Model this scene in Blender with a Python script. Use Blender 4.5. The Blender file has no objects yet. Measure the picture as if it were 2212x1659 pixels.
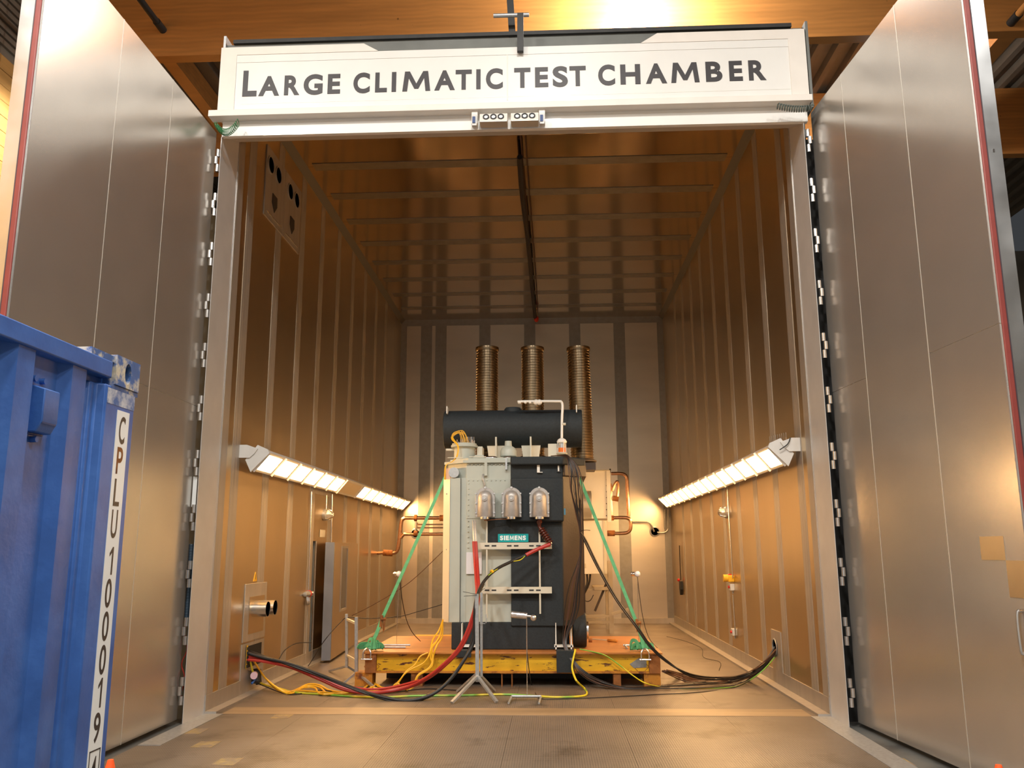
import bpy, bmesh, math, random
from mathutils import Vector, Matrix
random.seed(7)
S = bpy.context.scene
COL = S.collection
PI = math.pi

# ---------------------------------------------------------------- camera, world, lights, exposure
cam_d = bpy.data.cameras.new('camera')
cam = bpy.data.objects.new('camera', cam_d)
COL.objects.link(cam)
cam_d.sensor_width = 36.0
cam_d.lens = 29.778
cam_d.clip_end = 200
RT = Vector((0.998989, 0.044767, -0.004017)); UP = Vector((0.012541, -0.191790, 0.981356)); FW = Vector((-0.043162, 0.980414, 0.192157))
cam.matrix_world = Matrix(((RT.x, UP.x, -FW.x, 0.448), (RT.y, UP.y, -FW.y, 0.0), (RT.z, UP.z, -FW.z, 1.812), (0, 0, 0, 1)))
S.camera = cam

# a measured picture point turned into the real point it shows, at a known depth / side plane / height
def ray_(px, py):
    return FW + RT * ((px - 1106) / 1829.78) - UP * ((py - 829.5) / 1829.78)
def at_depth(px, py, y, _=0):
    d = ray_(px, py); k = y / d.y
    return (0.448 + d.x * k, y, 1.812 + d.z * k)
def on_side(px, py, x):
    d = ray_(px, py); k = (x - 0.448) / d.x
    return (x, d.y * k, 1.812 + d.z * k)
def on_level(px, py, z=0.0):
    d = ray_(px, py); k = (z - 1.812) / d.z
    return (0.448 + d.x * k, d.y * k, z)
S.view_settings.view_transform = 'Standard'
S.view_settings.look = 'None'
S.view_settings.exposure = 0.0
S.view_settings.gamma = 1.0
S.view_settings.use_curve_mapping = False
S.cycles.max_bounces = 10
S.cycles.glossy_bounces = 8
S.cycles.diffuse_bounces = 4
S.cycles.sample_clamp_indirect = 6.0
S.cycles.caustics_reflective = True
S.cycles.use_denoising = True

W = bpy.data.worlds.new('hall_air'); S.world = W; W.use_nodes = True
W.node_tree.nodes['Background'].inputs[0].default_value = (0.80, 0.85, 0.92, 1)
W.node_tree.nodes['Background'].inputs[1].default_value = 0.05

LAMP_COL = (1.0, 0.56, 0.22)        # warm tubes inside the chamber
LAMP_STRENGTH = 54.0
HALL_COL = (1.0, 0.95, 0.88)
HALL_POWER = 640.0
BEAM_POWER = 820.0
SIDE_POWER = 200.0

# ---------------------------------------------------------------- materials
def mat(name, col, rough=0.5, metal=0.0, var=0.0, vscale=6.0, bump=0.0, bscale=40.0, col2=None, cscale=3.0, cpos=(0.5, 0.62),
        stretch=(1, 1, 1), rvar=0.0, emit=None, estr=0.0, alpha=None, trans=0.0, coat=0.0):
    m = bpy.data.materials.new(name); m.use_nodes = True
    nt = m.node_tree; N = nt.nodes; Lk = nt.links
    b = N['Principled BSDF']
    b.inputs['Base Color'].default_value = (*col, 1)
    b.inputs['Roughness'].default_value = rough
    b.inputs['Metallic'].default_value = metal
    if trans: b.inputs['Transmission Weight'].default_value = trans
    if coat: b.inputs['Coat Weight'].default_value = coat
    if emit:
        b.inputs['Emission Color'].default_value = (*emit, 1); b.inputs['Emission Strength'].default_value = estr
    tc = N.new('ShaderNodeTexCoord'); mp = N.new('ShaderNodeMapping'); mp.inputs['Scale'].default_value = stretch
    Lk.new(tc.outputs['Object'], mp.inputs['Vector'])
    src = None
    if var > 0:
        n = N.new('ShaderNodeTexNoise'); n.inputs['Scale'].default_value = vscale; n.inputs['Detail'].default_value = 6
        Lk.new(mp.outputs[0], n.inputs['Vector'])
        r = N.new('ShaderNodeMapRange'); r.inputs[1].default_value = 0.3; r.inputs[2].default_value = 0.7
        r.inputs[3].default_value = 1 - var; r.inputs[4].default_value = 1 + var
        Lk.new(n.outputs[0], r.inputs[0])
        mx = N.new('ShaderNodeVectorMath'); mx.operation = 'SCALE'; mx.inputs[0].default_value = col
        Lk.new(r.outputs[0], mx.inputs['Scale']); src = mx.outputs[0]
    if col2 is not None:
        n2 = N.new('ShaderNodeTexNoise'); n2.inputs['Scale'].default_value = cscale; n2.inputs['Detail'].default_value = 8
        n2.inputs['Roughness'].default_value = 0.65
        Lk.new(mp.outputs[0], n2.inputs['Vector'])
        cr = N.new('ShaderNodeMapRange'); cr.inputs[1].default_value = cpos[0]; cr.inputs[2].default_value = cpos[1]
        Lk.new(n2.outputs[0], cr.inputs[0])
        mi = N.new('ShaderNodeMix'); mi.data_type = 'RGBA'
        mi.inputs['A'].default_value = (*col, 1); mi.inputs['B'].default_value = (*col2, 1)
        if src: Lk.new(src, mi.inputs['A'])
        Lk.new(cr.outputs[0], mi.inputs['Factor']); src = mi.outputs['Result']
    if src: Lk.new(src, b.inputs['Base Color'])
    if rvar > 0:
        n3 = N.new('ShaderNodeTexNoise'); n3.inputs['Scale'].default_value = vscale * 0.7; n3.inputs['Detail'].default_value = 5
        Lk.new(mp.outputs[0], n3.inputs['Vector'])
        r3 = N.new('ShaderNodeMapRange'); r3.inputs[1].default_value = 0.3; r3.inputs[2].default_value = 0.7
        r3.inputs[3].default_value = max(0.02, rough - rvar); r3.inputs[4].default_value = rough + rvar
        Lk.new(n3.outputs[0], r3.inputs[0]); Lk.new(r3.outputs[0], b.inputs['Roughness'])
    if bump > 0:
        n4 = N.new('ShaderNodeTexNoise'); n4.inputs['Scale'].default_value = bscale; n4.inputs['Detail'].default_value = 3
        Lk.new(mp.outputs[0], n4.inputs['Vector'])
        bp = N.new('ShaderNodeBump'); bp.inputs['Strength'].default_value = bump; bp.inputs['Distance'].default_value = 0.01
        Lk.new(n4.outputs[0], bp.inputs['Height']); Lk.new(bp.outputs[0], b.inputs['Normal'])
    return m

M = {}
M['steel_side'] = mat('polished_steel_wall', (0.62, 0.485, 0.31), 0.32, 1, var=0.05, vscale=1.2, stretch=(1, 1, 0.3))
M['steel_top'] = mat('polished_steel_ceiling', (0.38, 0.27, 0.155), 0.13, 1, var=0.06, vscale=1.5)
M['steel_back'] = mat('satin_steel_back', (0.60, 0.53, 0.42), 0.34, 1, var=0.08, vscale=1.2, stretch=(0.4, 1, 1.6))
M['strip'] = mat('dull_steel_strip', (0.46, 0.42, 0.37), 0.5, 0.7, var=0.08, vscale=8, stretch=(1, 1, 0.1))
M['corner'] = mat('dull_corner_strip', (0.17, 0.155, 0.13), 0.55, 0.8)
M['strip_back'] = mat('dull_dark_strip', (0.30, 0.28, 0.24), 0.42, 1, var=0.08, vscale=8)
M['door_steel'] = mat('brushed_steel_door', (0.60, 0.565, 0.52), 0.24, 0.74, var=0.04, vscale=2)
M['door_edge'] = mat('galvanised_edge', (0.66, 0.68, 0.70), 0.33, 1, var=0.08, vscale=2.5, rvar=0.08)
M['jamb'] = mat('painted_steel_jamb', (0.60, 0.59, 0.58), 0.42, 0.35, var=0.05, vscale=3)
M['seam'] = mat('panel_seam', (0.62, 0.60, 0.55), 0.5, 0.6)
M['seam_dark'] = mat('dark_seam', (0.12, 0.08, 0.05), 0.6)
M['gasket'] = mat('red_silicone_gasket', (0.24, 0.042, 0.034), 0.5, var=0.08, vscale=10)
M['gasket_dark'] = mat('dark_gasket_lip', (0.06, 0.04, 0.05), 0.6)  # darker strip beside the red gasket
M['white'] = mat('white_coated_panel', (0.80, 0.80, 0.77), 0.38, var=0.02, vscale=3, coat=0.15)
M['white_trim'] = mat('cream_white_trim', (0.82, 0.78, 0.72), 0.45, var=0.03, vscale=4)
M['ink'] = mat('charcoal_lettering', (0.028, 0.024, 0.028), 0.45)
M['frame_grey'] = mat('grey_painted_frame', (0.17, 0.18, 0.17), 0.55, 0.2, var=0.12, vscale=3)
M['dark_steel'] = mat('dark_painted_steel', (0.035, 0.035, 0.035), 0.5, 0.3, var=0.15, vscale=8)
M['chrome'] = mat('bright_zinc', (0.78, 0.78, 0.78), 0.22, 1, var=0.05, vscale=30)
M['galv'] = mat('galvanised_tube', (0.50, 0.52, 0.53), 0.42, 0.7, var=0.12, vscale=30)
M['glulam'] = None
M['deck'] = mat('roof_deck_steel', (0.30, 0.26, 0.21), 0.5, 0.3, var=0.12, vscale=2)
M['concrete'] = mat('hall_floor_concrete', (0.14, 0.14, 0.13), 0.45, var=0.2, vscale=2, col2=(0.05, 0.05, 0.05), cscale=1.5, cpos=(0.45, 0.7))
M['black'] = mat('black_rubber', (0.012, 0.012, 0.013), 0.55, var=0.1, vscale=20)
M['foam'] = mat('black_insulation_foam', (0.014, 0.020, 0.024), 0.7, var=0.2, vscale=30, bump=0.2, bscale=60)
M['foam_side'] = mat('insulation_lamp_brown', (0.055, 0.036, 0.024), 0.42, var=0.2, vscale=3, bump=0.15, bscale=40)  # insulation with the brown glow of the right lamp put into its colour
M['tank'] = mat('pale_grey_green_paint', (0.47, 0.50, 0.44), 0.42, var=0.03, vscale=4)
M['cream'] = mat('cream_paint', (0.66, 0.62, 0.50), 0.45, var=0.03, vscale=5)
M['alu_cast'] = mat('cast_aluminium', (0.46, 0.44, 0.42), 0.46, 0.55, var=0.12, vscale=14, bump=0.15, bscale=120)
M['alu_tape'] = mat('crinkled_foil', (0.85, 0.84, 0.85), 0.25, 1, bump=0.8, bscale=45)
M['teal'] = mat('teal_nameplate', (0.0, 0.33, 0.34), 0.35)
M['sign_white'] = mat('white_print', (0.85, 0.88, 0.88), 0.4)
M['paper'] = mat('white_paper_sleeve', (0.74, 0.74, 0.78), 0.25, coat=0.5)
M['porcelain'] = mat('brown_glazed_insulator', (0.10, 0.020, 0.010), 0.18, coat=0.6)
M['red_cable'] = mat('red_cable_sheath', (0.42, 0.030, 0.022), 0.4)
M['yellow_cable'] = mat('yellow_cable_sheath', (0.85, 0.47, 0.02), 0.4)
M['dark_cable'] = mat('dark_brown_cable', (0.014, 0.010, 0.008), 0.4)
M['brown_cable'] = mat('brown_cable_sheath', (0.085, 0.034, 0.016), 0.45)
M['strap'] = mat('green_webbing', (0.10, 0.42, 0.20), 0.65, var=0.15, vscale=20, bump=0.2, bscale=150)
M['rust'] = mat('rusty_steel', (0.30, 0.11, 0.025), 0.75, 0.1, var=0.25, vscale=9, col2=(0.09, 0.03, 0.015), cscale=7, cpos=(0.5, 0.66), bump=0.3, bscale=60)
M['plate_rust'] = mat('orange_brown_plate', (0.48, 0.19, 0.045), 0.42, 0.1, var=0.12, vscale=4, col2=(0.26, 0.10, 0.03), cscale=2.2, cpos=(0.5, 0.75), stretch=(0.5, 1.5, 1))
M['yellow_paint'] = mat('chipped_yellow_paint', (0.74, 0.42, 0.015), 0.42, var=0.10, vscale=5, col2=(0.10, 0.028, 0.012), cscale=7, cpos=(0.585, 0.61), stretch=(0.7, 1, 3.2), bump=0.1)
M['yellow_rust'] = mat('rusty_yellow_leg', (0.55, 0.22, 0.02), 0.6, var=0.2, vscale=6, col2=(0.15, 0.045, 0.015), cscale=6, cpos=(0.47, 0.62), bump=0.2)
M['copper'] = mat('copper_pipe', (0.46, 0.26, 0.16), 0.30, 1, var=0.2, vscale=14)
M['cabinet_white'] = mat('white_cabinet', (0.82, 0.80, 0.74), 0.35, var=0.02, vscale=4)
M['blue'] = mat('blue_container_paint', (0.034, 0.12, 0.42), 0.45, var=0.16, vscale=5, col2=(0.065, 0.18, 0.50), cscale=2.5, cpos=(0.45, 0.8), bump=0.15, bscale=25, coat=0.0)
M['blue_dark'] = mat('blue_louvre', (0.02, 0.06, 0.20), 0.5)
M['blue_worn'] = mat('weathered_blue_casting', (0.05, 0.13, 0.36), 0.5, var=0.2, vscale=9, col2=(0.62, 0.56, 0.44), cscale=9, cpos=(0.50, 0.60), bump=0.2)
M['orange'] = mat('orange_cone', (0.95, 0.11, 0.02), 0.45)
M['red'] = mat('red_plastic', (0.60, 0.03, 0.02), 0.4)
M['yellow'] = mat('yellow_plastic', (0.80, 0.45, 0.02), 0.4)
M['grey_plastic'] = mat('white_plastic_box', (0.62, 0.62, 0.60), 0.4)
M['bulb_white'] = mat('white_ball', (0.85, 0.85, 0.88), 0.3, emit=(1, 1, 1), estr=0.0)
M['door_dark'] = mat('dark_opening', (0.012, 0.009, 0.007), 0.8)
M['blue_hose'] = mat('ribbed_blue_grey_hose', (0.035, 0.065, 0.10), 0.5)
M['green_coil'] = mat('green_coiled_cable', (0.03, 0.20, 0.07), 0.35, coat=0.3)
M['grey_coil'] = mat('grey_coiled_cable', (0.10, 0.13, 0.12), 0.35)
M['lamp_shell'] = mat('white_lamp_housing', (0.72, 0.71, 0.68), 0.4, var=0.04)
M['lamp_glow'] = mat('lamp_panel', (0.9, 0.85, 0.75), 0.4, emit=LAMP_COL, estr=LAMP_STRENGTH)
M['lamp_off'] = mat('lamp_panel_unlit', (0.75, 0.66, 0.48), 0.35)
M['hall_glow'] = mat('hall_lamp_glow', (1, 1, 1), 0.4, emit=HALL_COL, estr=25)
M['duct'] = mat('bronze_spiral_duct', (0.27, 0.205, 0.13), 0.27, 1, var=0.12, vscale=6)
M['wood_wall'] = mat('yellow_pine_boards', (0.70, 0.38, 0.12), 0.5, var=0.15, vscale=3, stretch=(1, 0.15, 3))
M['pink'] = mat('pale_pink_plug', (0.75, 0.50, 0.55), 0.4)
M['glass'] = mat('clear_glass', (0.9, 0.9, 0.9), 0.05, trans=0.9)
M['silica'] = mat('orange_silica_gel', (0.80, 0.18, 0.02), 0.5)
M['light_blue'] = mat('light_blue_tape', (0.12, 0.38, 0.62), 0.5)
M['wood_handle'] = mat('orange_wood_handle', (0.62, 0.24, 0.04), 0.35)
M['earth'] = None

def glulam_mat(name, stretch):
    m = mat(name, (0.60, 0.26, 0.07), 0.45, var=0.13, vscale=3.0, stretch=stretch, bump=0.05, bscale=12)
    nt = m.node_tree; N = nt.nodes; Lk = nt.links; b = N['Principled BSDF']
    tc = N.new('ShaderNodeTexCoord')
    w = N.new('ShaderNodeTexWave'); w.wave_type = 'BANDS'; w.bands_direction = 'Z'; w.inputs['Scale'].default_value = 3.7
    w.inputs['Distortion'].default_value = 5.0; w.inputs['Detail'].default_value = 3; w.inputs['Detail Scale'].default_value = 0.4
    Lk.new(tc.outputs['Object'], w.inputs['Vector'])
    r = N.new('ShaderNodeMapRange'); r.inputs[3].default_value = 0.95; r.inputs[4].default_value = 1.03
    Lk.new(w.outputs['Fac'], r.inputs[0])
    # knots
    v = N.new('ShaderNodeTexVoronoi'); v.inputs['Scale'].default_value = 2.6
    Lk.new(tc.outputs['Object'], v.inputs['Vector'])
    k = N.new('ShaderNodeMapRange'); k.inputs[1].default_value = 0.03; k.inputs[2].default_value = 0.06; k.inputs[3].default_value = 0.35; k.inputs[4].default_value = 1
    Lk.new(v.outputs['Distance'], k.inputs[0])
    mu = N.new('ShaderNodeMath'); mu.operation = 'MULTIPLY'; Lk.new(r.outputs[0], mu.inputs[0]); Lk.new(k.outputs[0], mu.inputs[1])
    old = b.inputs['Base Color'].links[0].from_socket
    sc = N.new('ShaderNodeVectorMath'); sc.operation = 'SCALE'; Lk.new(old, sc.inputs[0]); Lk.new(mu.outputs[0], sc.inputs['Scale'])
    Lk.new(sc.outputs[0], b.inputs['Base Color'])
    return m
M['glulam'] = glulam_mat('glulam_timber', (0.25, 1, 3))

def striped_cable():
    m = bpy.data.materials.new('green_yellow_earth_sheath'); m.use_nodes = True
    nt = m.node_tree; N = nt.nodes; Lk = nt.links; b = N['Principled BSDF']; b.inputs['Roughness'].default_value = 0.4
    tc = N.new('ShaderNodeTexCoord'); w = N.new('ShaderNodeTexNoise'); w.inputs['Scale'].default_value = 2.2; w.inputs['Detail'].default_value = 0
    Lk.new(tc.outputs['Object'], w.inputs['Vector'])
    r = N.new('ShaderNodeMapRange'); r.inputs[1].default_value = 0.47; r.inputs[2].default_value = 0.56
    Lk.new(w.outputs[0], r.inputs[0])
    mi = N.new('ShaderNodeMix'); mi.data_type = 'RGBA'
    mi.inputs['A'].default_value = (0.72, 0.60, 0.03, 1); mi.inputs['B'].default_value = (0.20, 0.45, 0.05, 1)
    Lk.new(r.outputs[0], mi.inputs['Factor']); Lk.new(mi.outputs['Result'], b.inputs['Base Color'])
    return m
M['earth'] = striped_cable()

def floor_mat():
    m = mat('anti_slip_wire_mesh_plywood', (0.175, 0.135, 0.10), 0.42, var=0.14, vscale=1.3, col2=(0.085, 0.062, 0.042), cscale=1.6, cpos=(0.54, 0.70), rvar=0.07)
    nt = m.node_tree; N = nt.nodes; Lk = nt.links; b = N['Principled BSDF']
    tc = N.new('ShaderNodeTexCoord')
    mp = N.new('ShaderNodeMapping'); mp.inputs['Rotation'].default_value = (0, 0, 0.0)
    Lk.new(tc.outputs['Object'], mp.inputs['Vector'])
    a = N.new('ShaderNodeTexWave'); a.bands_direction = 'X'; a.inputs['Scale'].default_value = 14
    c = N.new('ShaderNodeTexWave'); c.bands_direction = 'Y'; c.inputs['Scale'].default_value = 9
    Lk.new(mp.outputs[0], a.inputs['Vector']); Lk.new(mp.outputs[0], c.inputs['Vector'])
    mx = N.new('ShaderNodeMath'); mx.operation = 'MAXIMUM'; Lk.new(a.outputs['Fac'], mx.inputs[0]); Lk.new(c.outputs['Fac'], mx.inputs[1])
    r = N.new('ShaderNodeMapRange'); r.inputs[1].default_value = 0.6; r.inputs[2].default_value = 1.0; r.inputs[3].default_value = 0.70; r.inputs[4].default_value = 1.25
    Lk.new(mx.outputs[0], r.inputs[0])
    old = b.inputs['Base Color'].links[0].from_socket
    sc = N.new('ShaderNodeVectorMath'); sc.operation = 'SCALE'; Lk.new(old, sc.inputs[0]); Lk.new(r.outputs[0], sc.inputs['Scale'])
    Lk.new(sc.outputs[0], b.inputs['Base Color'])
    bp = N.new('ShaderNodeBump'); bp.inputs['Strength'].default_value = 0.35; bp.inputs['Distance'].default_value = 0.003
    Lk.new(mx.outputs[0], bp.inputs['Height']); Lk.new(bp.outputs[0], b.inputs['Normal'])
    return m
M['floor'] = floor_mat()

# ---------------------------------------------------------------- mesh helpers
def frame_of(d):
    d = Vector(d).normalized()
    u = Vector((0, 0, 1)) if abs(d.z) < 0.9 else Vector((1, 0, 0))
    a = d.cross(u).normalized(); b = d.cross(a).normalized()
    return a, b

def smooth_pts(pts, k=4):
    P = [Vector(p) for p in pts]
    if len(P) < 3: return P
    out = []
    for i in range(len(P) - 1):
        p0 = P[max(i - 1, 0)]; p1 = P[i]; p2 = P[i + 1]; p3 = P[min(i + 2, len(P) - 1)]
        for j in range(k):
            t = j / k
            out.append(0.5 * ((2 * p1) + (p2 - p0) * t + (2 * p0 - 5 * p1 + 4 * p2 - p3) * t * t + (3 * p1 - p0 - 3 * p2 + p3) * t ** 3))
    out.append(P[-1])
    return out

class MB:
    def __init__(s): s.v = []; s.f = []; s.s = []
    def add(s, vs, fs, sm=False):
        o = len(s.v); s.v += [Vector(v) for v in vs]
        for f in fs: s.f.append([o + i for i in f]); s.s.append(sm)
        return s
    def box(s, x0, x1, y0, y1, z0, z1):
        vs = [(x, y, z) for z in (z0, z1) for y in (y0, y1) for x in (x0, x1)]
        return s.add(vs, [(0, 2, 3, 1), (4, 5, 7, 6), (0, 1, 5, 4), (2, 6, 7, 3), (0, 4, 6, 2), (1, 3, 7, 5)])
    def bar(s, p, q, w, h=None, up=None):
        # rectangular bar from p to q, width w across, height h
        h = h or w; p = Vector(p); q = Vector(q); d = (q - p).normalized()
        u = Vector(up) if up else (Vector((0, 0, 1)) if abs(d.z) < 0.95 else Vector((0, 1, 0)))
        a = d.cross(u).normalized() * (w / 2); b = a.cross(d).normalized() * (h / 2)
        vs = [p - a - b, p + a - b, p + a + b, p - a + b, q - a - b, q + a - b, q + a + b, q - a + b]
        return s.add(vs, [(3, 2, 1, 0), (4, 5, 6, 7), (0, 1, 5, 4), (1, 2, 6, 5), (2, 3, 7, 6), (3, 0, 4, 7)])
    def cyl(s, p, q, r, r2=None, n=16, cap=True):
        p = Vector(p); q = Vector(q); r2 = r if r2 is None else r2
        a, b = frame_of(q - p); vs = []
        for c, rr in ((p, r), (q, r2)):
            for i in range(n):
                t = 2 * PI * i / n; vs.append(c + (a * math.cos(t) + b * math.sin(t)) * rr)
        s.add(vs, [(i, i + n, (i + 1) % n + n, (i + 1) % n) for i in range(n)], True)
        if cap:
            o = len(s.v) - 2 * n
            s.f.append([o + i for i in range(n)]); s.s.append(False)
            s.f.append([o + n + i for i in reversed(range(n))]); s.s.append(False)
        return s
    def tube(s, pts, r, n=6, k=4, smooth=True):
        P = smooth_pts(pts, k) if smooth else [Vector(p) for p in pts]
        vs = []; a = None
        for i, p in enumerate(P):
            d = (P[min(i + 1, len(P) - 1)] - P[max(i - 1, 0)])
            if d.length < 1e-6: d = Vector((0, 0, 1))
            d.normalize()
            if a is None: a, _ = frame_of(d)
            a = (a - d * a.dot(d))
            if a.length < 1e-4: a, _ = frame_of(d)
            a.normalize(); b = d.cross(a)
            for j in range(n):
                t = 2 * PI * j / n; vs.append(p + (a * math.cos(t) + b * math.sin(t)) * r)
        fs = []
        for i in range(len(P) - 1):
            for j in range(n):
                fs.append((i * n + j, i * n + (j + 1) % n, (i + 1) * n + (j + 1) % n, (i + 1) * n + j))
        s.add(vs, fs, True)
        o = len(s.v) - len(vs)
        s.f.append([o + j for j in reversed(range(n))]); s.s.append(False)
        s.f.append([o + len(vs) - n + j for j in range(n)]); s.s.append(False)
        return s
    def ribbon(s, pts, w, t, side, smooth=True, k=4):
        P = smooth_pts(pts, k) if smooth else [Vector(p) for p in pts]
        vs = []
        for i, p in enumerate(P):
            d = (P[min(i + 1, len(P) - 1)] - P[max(i - 1, 0)]).normalized()
            sd = Vector(side); sd = (sd - d * sd.dot(d)).normalized(); n = d.cross(sd)
            vs += [p - sd * w / 2 - n * t / 2, p + sd * w / 2 - n * t / 2, p + sd * w / 2 + n * t / 2, p - sd * w / 2 + n * t / 2]
        fs = []
        for i in range(len(P) - 1):
            for j in range(4): fs.append((i * 4 + j, i * 4 + (j + 1) % 4, (i + 1) * 4 + (j + 1) % 4, (i + 1) * 4 + j))
        m = 4 * (len(P) - 1)
        return s.add(vs, fs + [(3, 2, 1, 0), (m, m + 1, m + 2, m + 3)])
    def prism(s, poly, axis, a, b):
        # poly: 2D points in the two other axes, extruded along axis from a to b
        def P(u, v, w): return (w, u, v) if axis == 'x' else ((u, w, v) if axis == 'y' else (u, v, w))
        n = len(poly); vs = [P(u, v, a) for u, v in poly] + [P(u, v, b) for u, v in poly]
        return s.add(vs, [tuple(range(n)), tuple(reversed(range(n, 2 * n)))] + [(i, i + n, (i + 1) % n + n, (i + 1) % n) for i in range(n)])
    def lathe(s, prof, origin, axis=(0, 0, 1), n=20, closed=False):
        o = Vector(origin); d = Vector(axis).normalized(); a, b = frame_of(d); vs = []
        for r, h in prof:
            for i in range(n):
                t = 2 * PI * i / n; vs.append(o + d * h + (a * math.cos(t) + b * math.sin(t)) * r)
        fs = []
        for k in range(len(prof) - 1):
            for i in range(n): fs.append((k * n + i, (k + 1) * n + i, (k + 1) * n + (i + 1) % n, k * n + (i + 1) % n))
        s.add(vs, fs, True)
        o0 = len(s.v) - len(vs)
        if prof[0][0] > 1e-5: s.f.append([o0 + i for i in range(n)]); s.s.append(False)
        if prof[-1][0] > 1e-5: s.f.append([o0 + len(vs) - n + i for i in reversed(range(n))]); s.s.append(False)
        return s
    def ball(s, c, r, n=12, sc=(1, 1, 1)):
        prof = [(r * math.sin(PI * i / 8), -r * math.cos(PI * i / 8)) for i in range(9)]
        o = len(s.v); s.lathe([(max(p[0], 1e-6), p[1]) for p in prof], (0, 0, 0), n=n)
        for i in range(o, len(s.v)):
            v = s.v[i]; s.v[i] = Vector((c[0] + v.x * sc[0], c[1] + v.y * sc[1], c[2] + v.z * sc[2]))
        return s
    def build(s, name, m, parent=None, bevel=0, **props):
        me = bpy.data.meshes.new(name)
        off = Vector((0, 0, 0)); p = parent
        while p is not None: off += p.location; p = p.parent
        if parent is None:
            xs = [v.x for v in s.v]; ys = [v.y for v in s.v]; zs = [v.z for v in s.v]
            off = Vector(((min(xs) + max(xs)) / 2, (min(ys) + max(ys)) / 2, min(zs)))
        me.from_pydata([v - off for v in s.v], [], s.f)
        me.polygons.foreach_set('use_smooth', s.s)
        me.validate()
        bm = bmesh.new(); bm.from_mesh(me); bmesh.ops.recalc_face_normals(bm, faces=bm.faces); bm.to_mesh(me); bm.free()
        me.set_sharp_from_angle(angle=0.65)
        me.materials.append(M[m] if isinstance(m, str) else m)
        o = bpy.data.objects.new(name, me); COL.objects.link(o)
        if parent is None: o.location = off
        else: o.parent = parent
        if bevel:
            bv = o.modifiers.new('bevel', 'BEVEL'); bv.width = bevel; bv.segments = 2; bv.limit_method = 'ANGLE'
        for k, v in props.items(): o[k] = v
        return o

def thing(name, label, cat, loc, group=None):
    o = bpy.data.objects.new(name, None); COL.objects.link(o); o.location = loc
    o['label'] = label; o['category'] = cat
    if group: o['group'] = group
    return o
def tag(o, label, cat, group=None):
    o['label'] = label; o['category'] = cat
    if group: o['group'] = group
    return o
def struct(name, mb, m, parent=None, **k):
    o = mb.build(name, m, parent, **k)
    if parent is None: o['kind'] = 'structure'
    return o
def dup(root, delta, label=None):
    r = root.copy(); COL.objects.link(r); r.location = root.location + Vector(delta)
    if label: r['label'] = label
    for ch in list(root.children):
        c = ch.copy(); COL.objects.link(c); c.parent = r
        for g in ch.children:
            d = g.copy(); COL.objects.link(d); d.parent = c
    return r

def glyph_mesh(ch, bold=0.02, depth=0.004):
    if ch == '1':
        p = [(0.62, 0), (0.62, 0.80), (0.0, 0.66), (0.0, 0.78), (0.72, 1.0), (1.0, 1.0), (1.0, 0)]; n = len(p)
        q = [(0, 1, 5, 6), (1, 2, 3, 4), (1, 4, 5)]
        vs = [(a, b, -depth) for a, b in p] + [(a, b, depth) for a, b in p]
        return vs, [tuple(n + i for i in reversed(f)) for f in q] + q + [(i, (i + 1) % n, n + (i + 1) % n, n + i) for i in range(n)]
    if ch == 'M':
        p = [(0, 0), (0.085, 1), (0.26, 1), (0.5, 0.38), (0.74, 1), (0.915, 1), (1, 0), (0.83, 0), (0.775, 0.66), (0.57, 0.12), (0.43, 0.12), (0.225, 0.66), (0.17, 0)]
        n = len(p); q = [(0, 1, 2, 11, 12), (2, 3, 9, 10, 11), (3, 4, 8, 9), (4, 5, 6, 7, 8)]
        q = [(0, 1, 11, 12), (1, 2, 11), (2, 3, 10, 11), (3, 9, 10), (3, 4, 8, 9), (4, 5, 8), (5, 6, 7, 8)]
        vs = [(a, b, -depth) for a, b in p] + [(a, b, depth) for a, b in p]
        fs = [tuple(n + i for i in reversed(f)) for f in q] + q + [(i, (i + 1) % n, n + (i + 1) % n, n + i) for i in range(n)]
        return vs, fs
    cu = bpy.data.curves.new('glyph', 'FONT'); cu.body = ch; cu.size = 1; cu.extrude = depth; cu.offset = bold; cu.resolution_u = 6
    o = bpy.data.objects.new('glyph', cu); COL.objects.link(o)
    dg = bpy.context.evaluated_depsgraph_get(); dg.update()
    me = bpy.data.meshes.new_from_object(o.evaluated_get(dg))
    bpy.data.objects.remove(o); bpy.data.curves.remove(cu)
    vs = [v.co.copy() for v in me.vertices]; fs = [tuple(p.vertices) for p in me.polygons]
    bpy.data.meshes.remove(me)
    x0 = min(v.x for v in vs); x1 = max(v.x for v in vs); y0 = min(v.y for v in vs); y1 = max(v.y for v in vs)
    return [((v.x - x0) / (x1 - x0), (v.y - y0) / (y1 - y0), v.z) for v in vs], fs
def glyph(mb, ch, org, ux, uy, un, bold=0.02, depth=0.004):
    # places a character so its ink box spans org .. org+ux (width) and org+uy (height), raised along un
    vs, fs = glyph_mesh(ch, bold, 1.0)
    org = Vector(org); ux = Vector(ux); uy = Vector(uy); un = Vector(un)
    mb.add([org + ux * a + uy * b + un * (c * depth) for a, b, c in vs], fs)
    return mb

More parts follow.
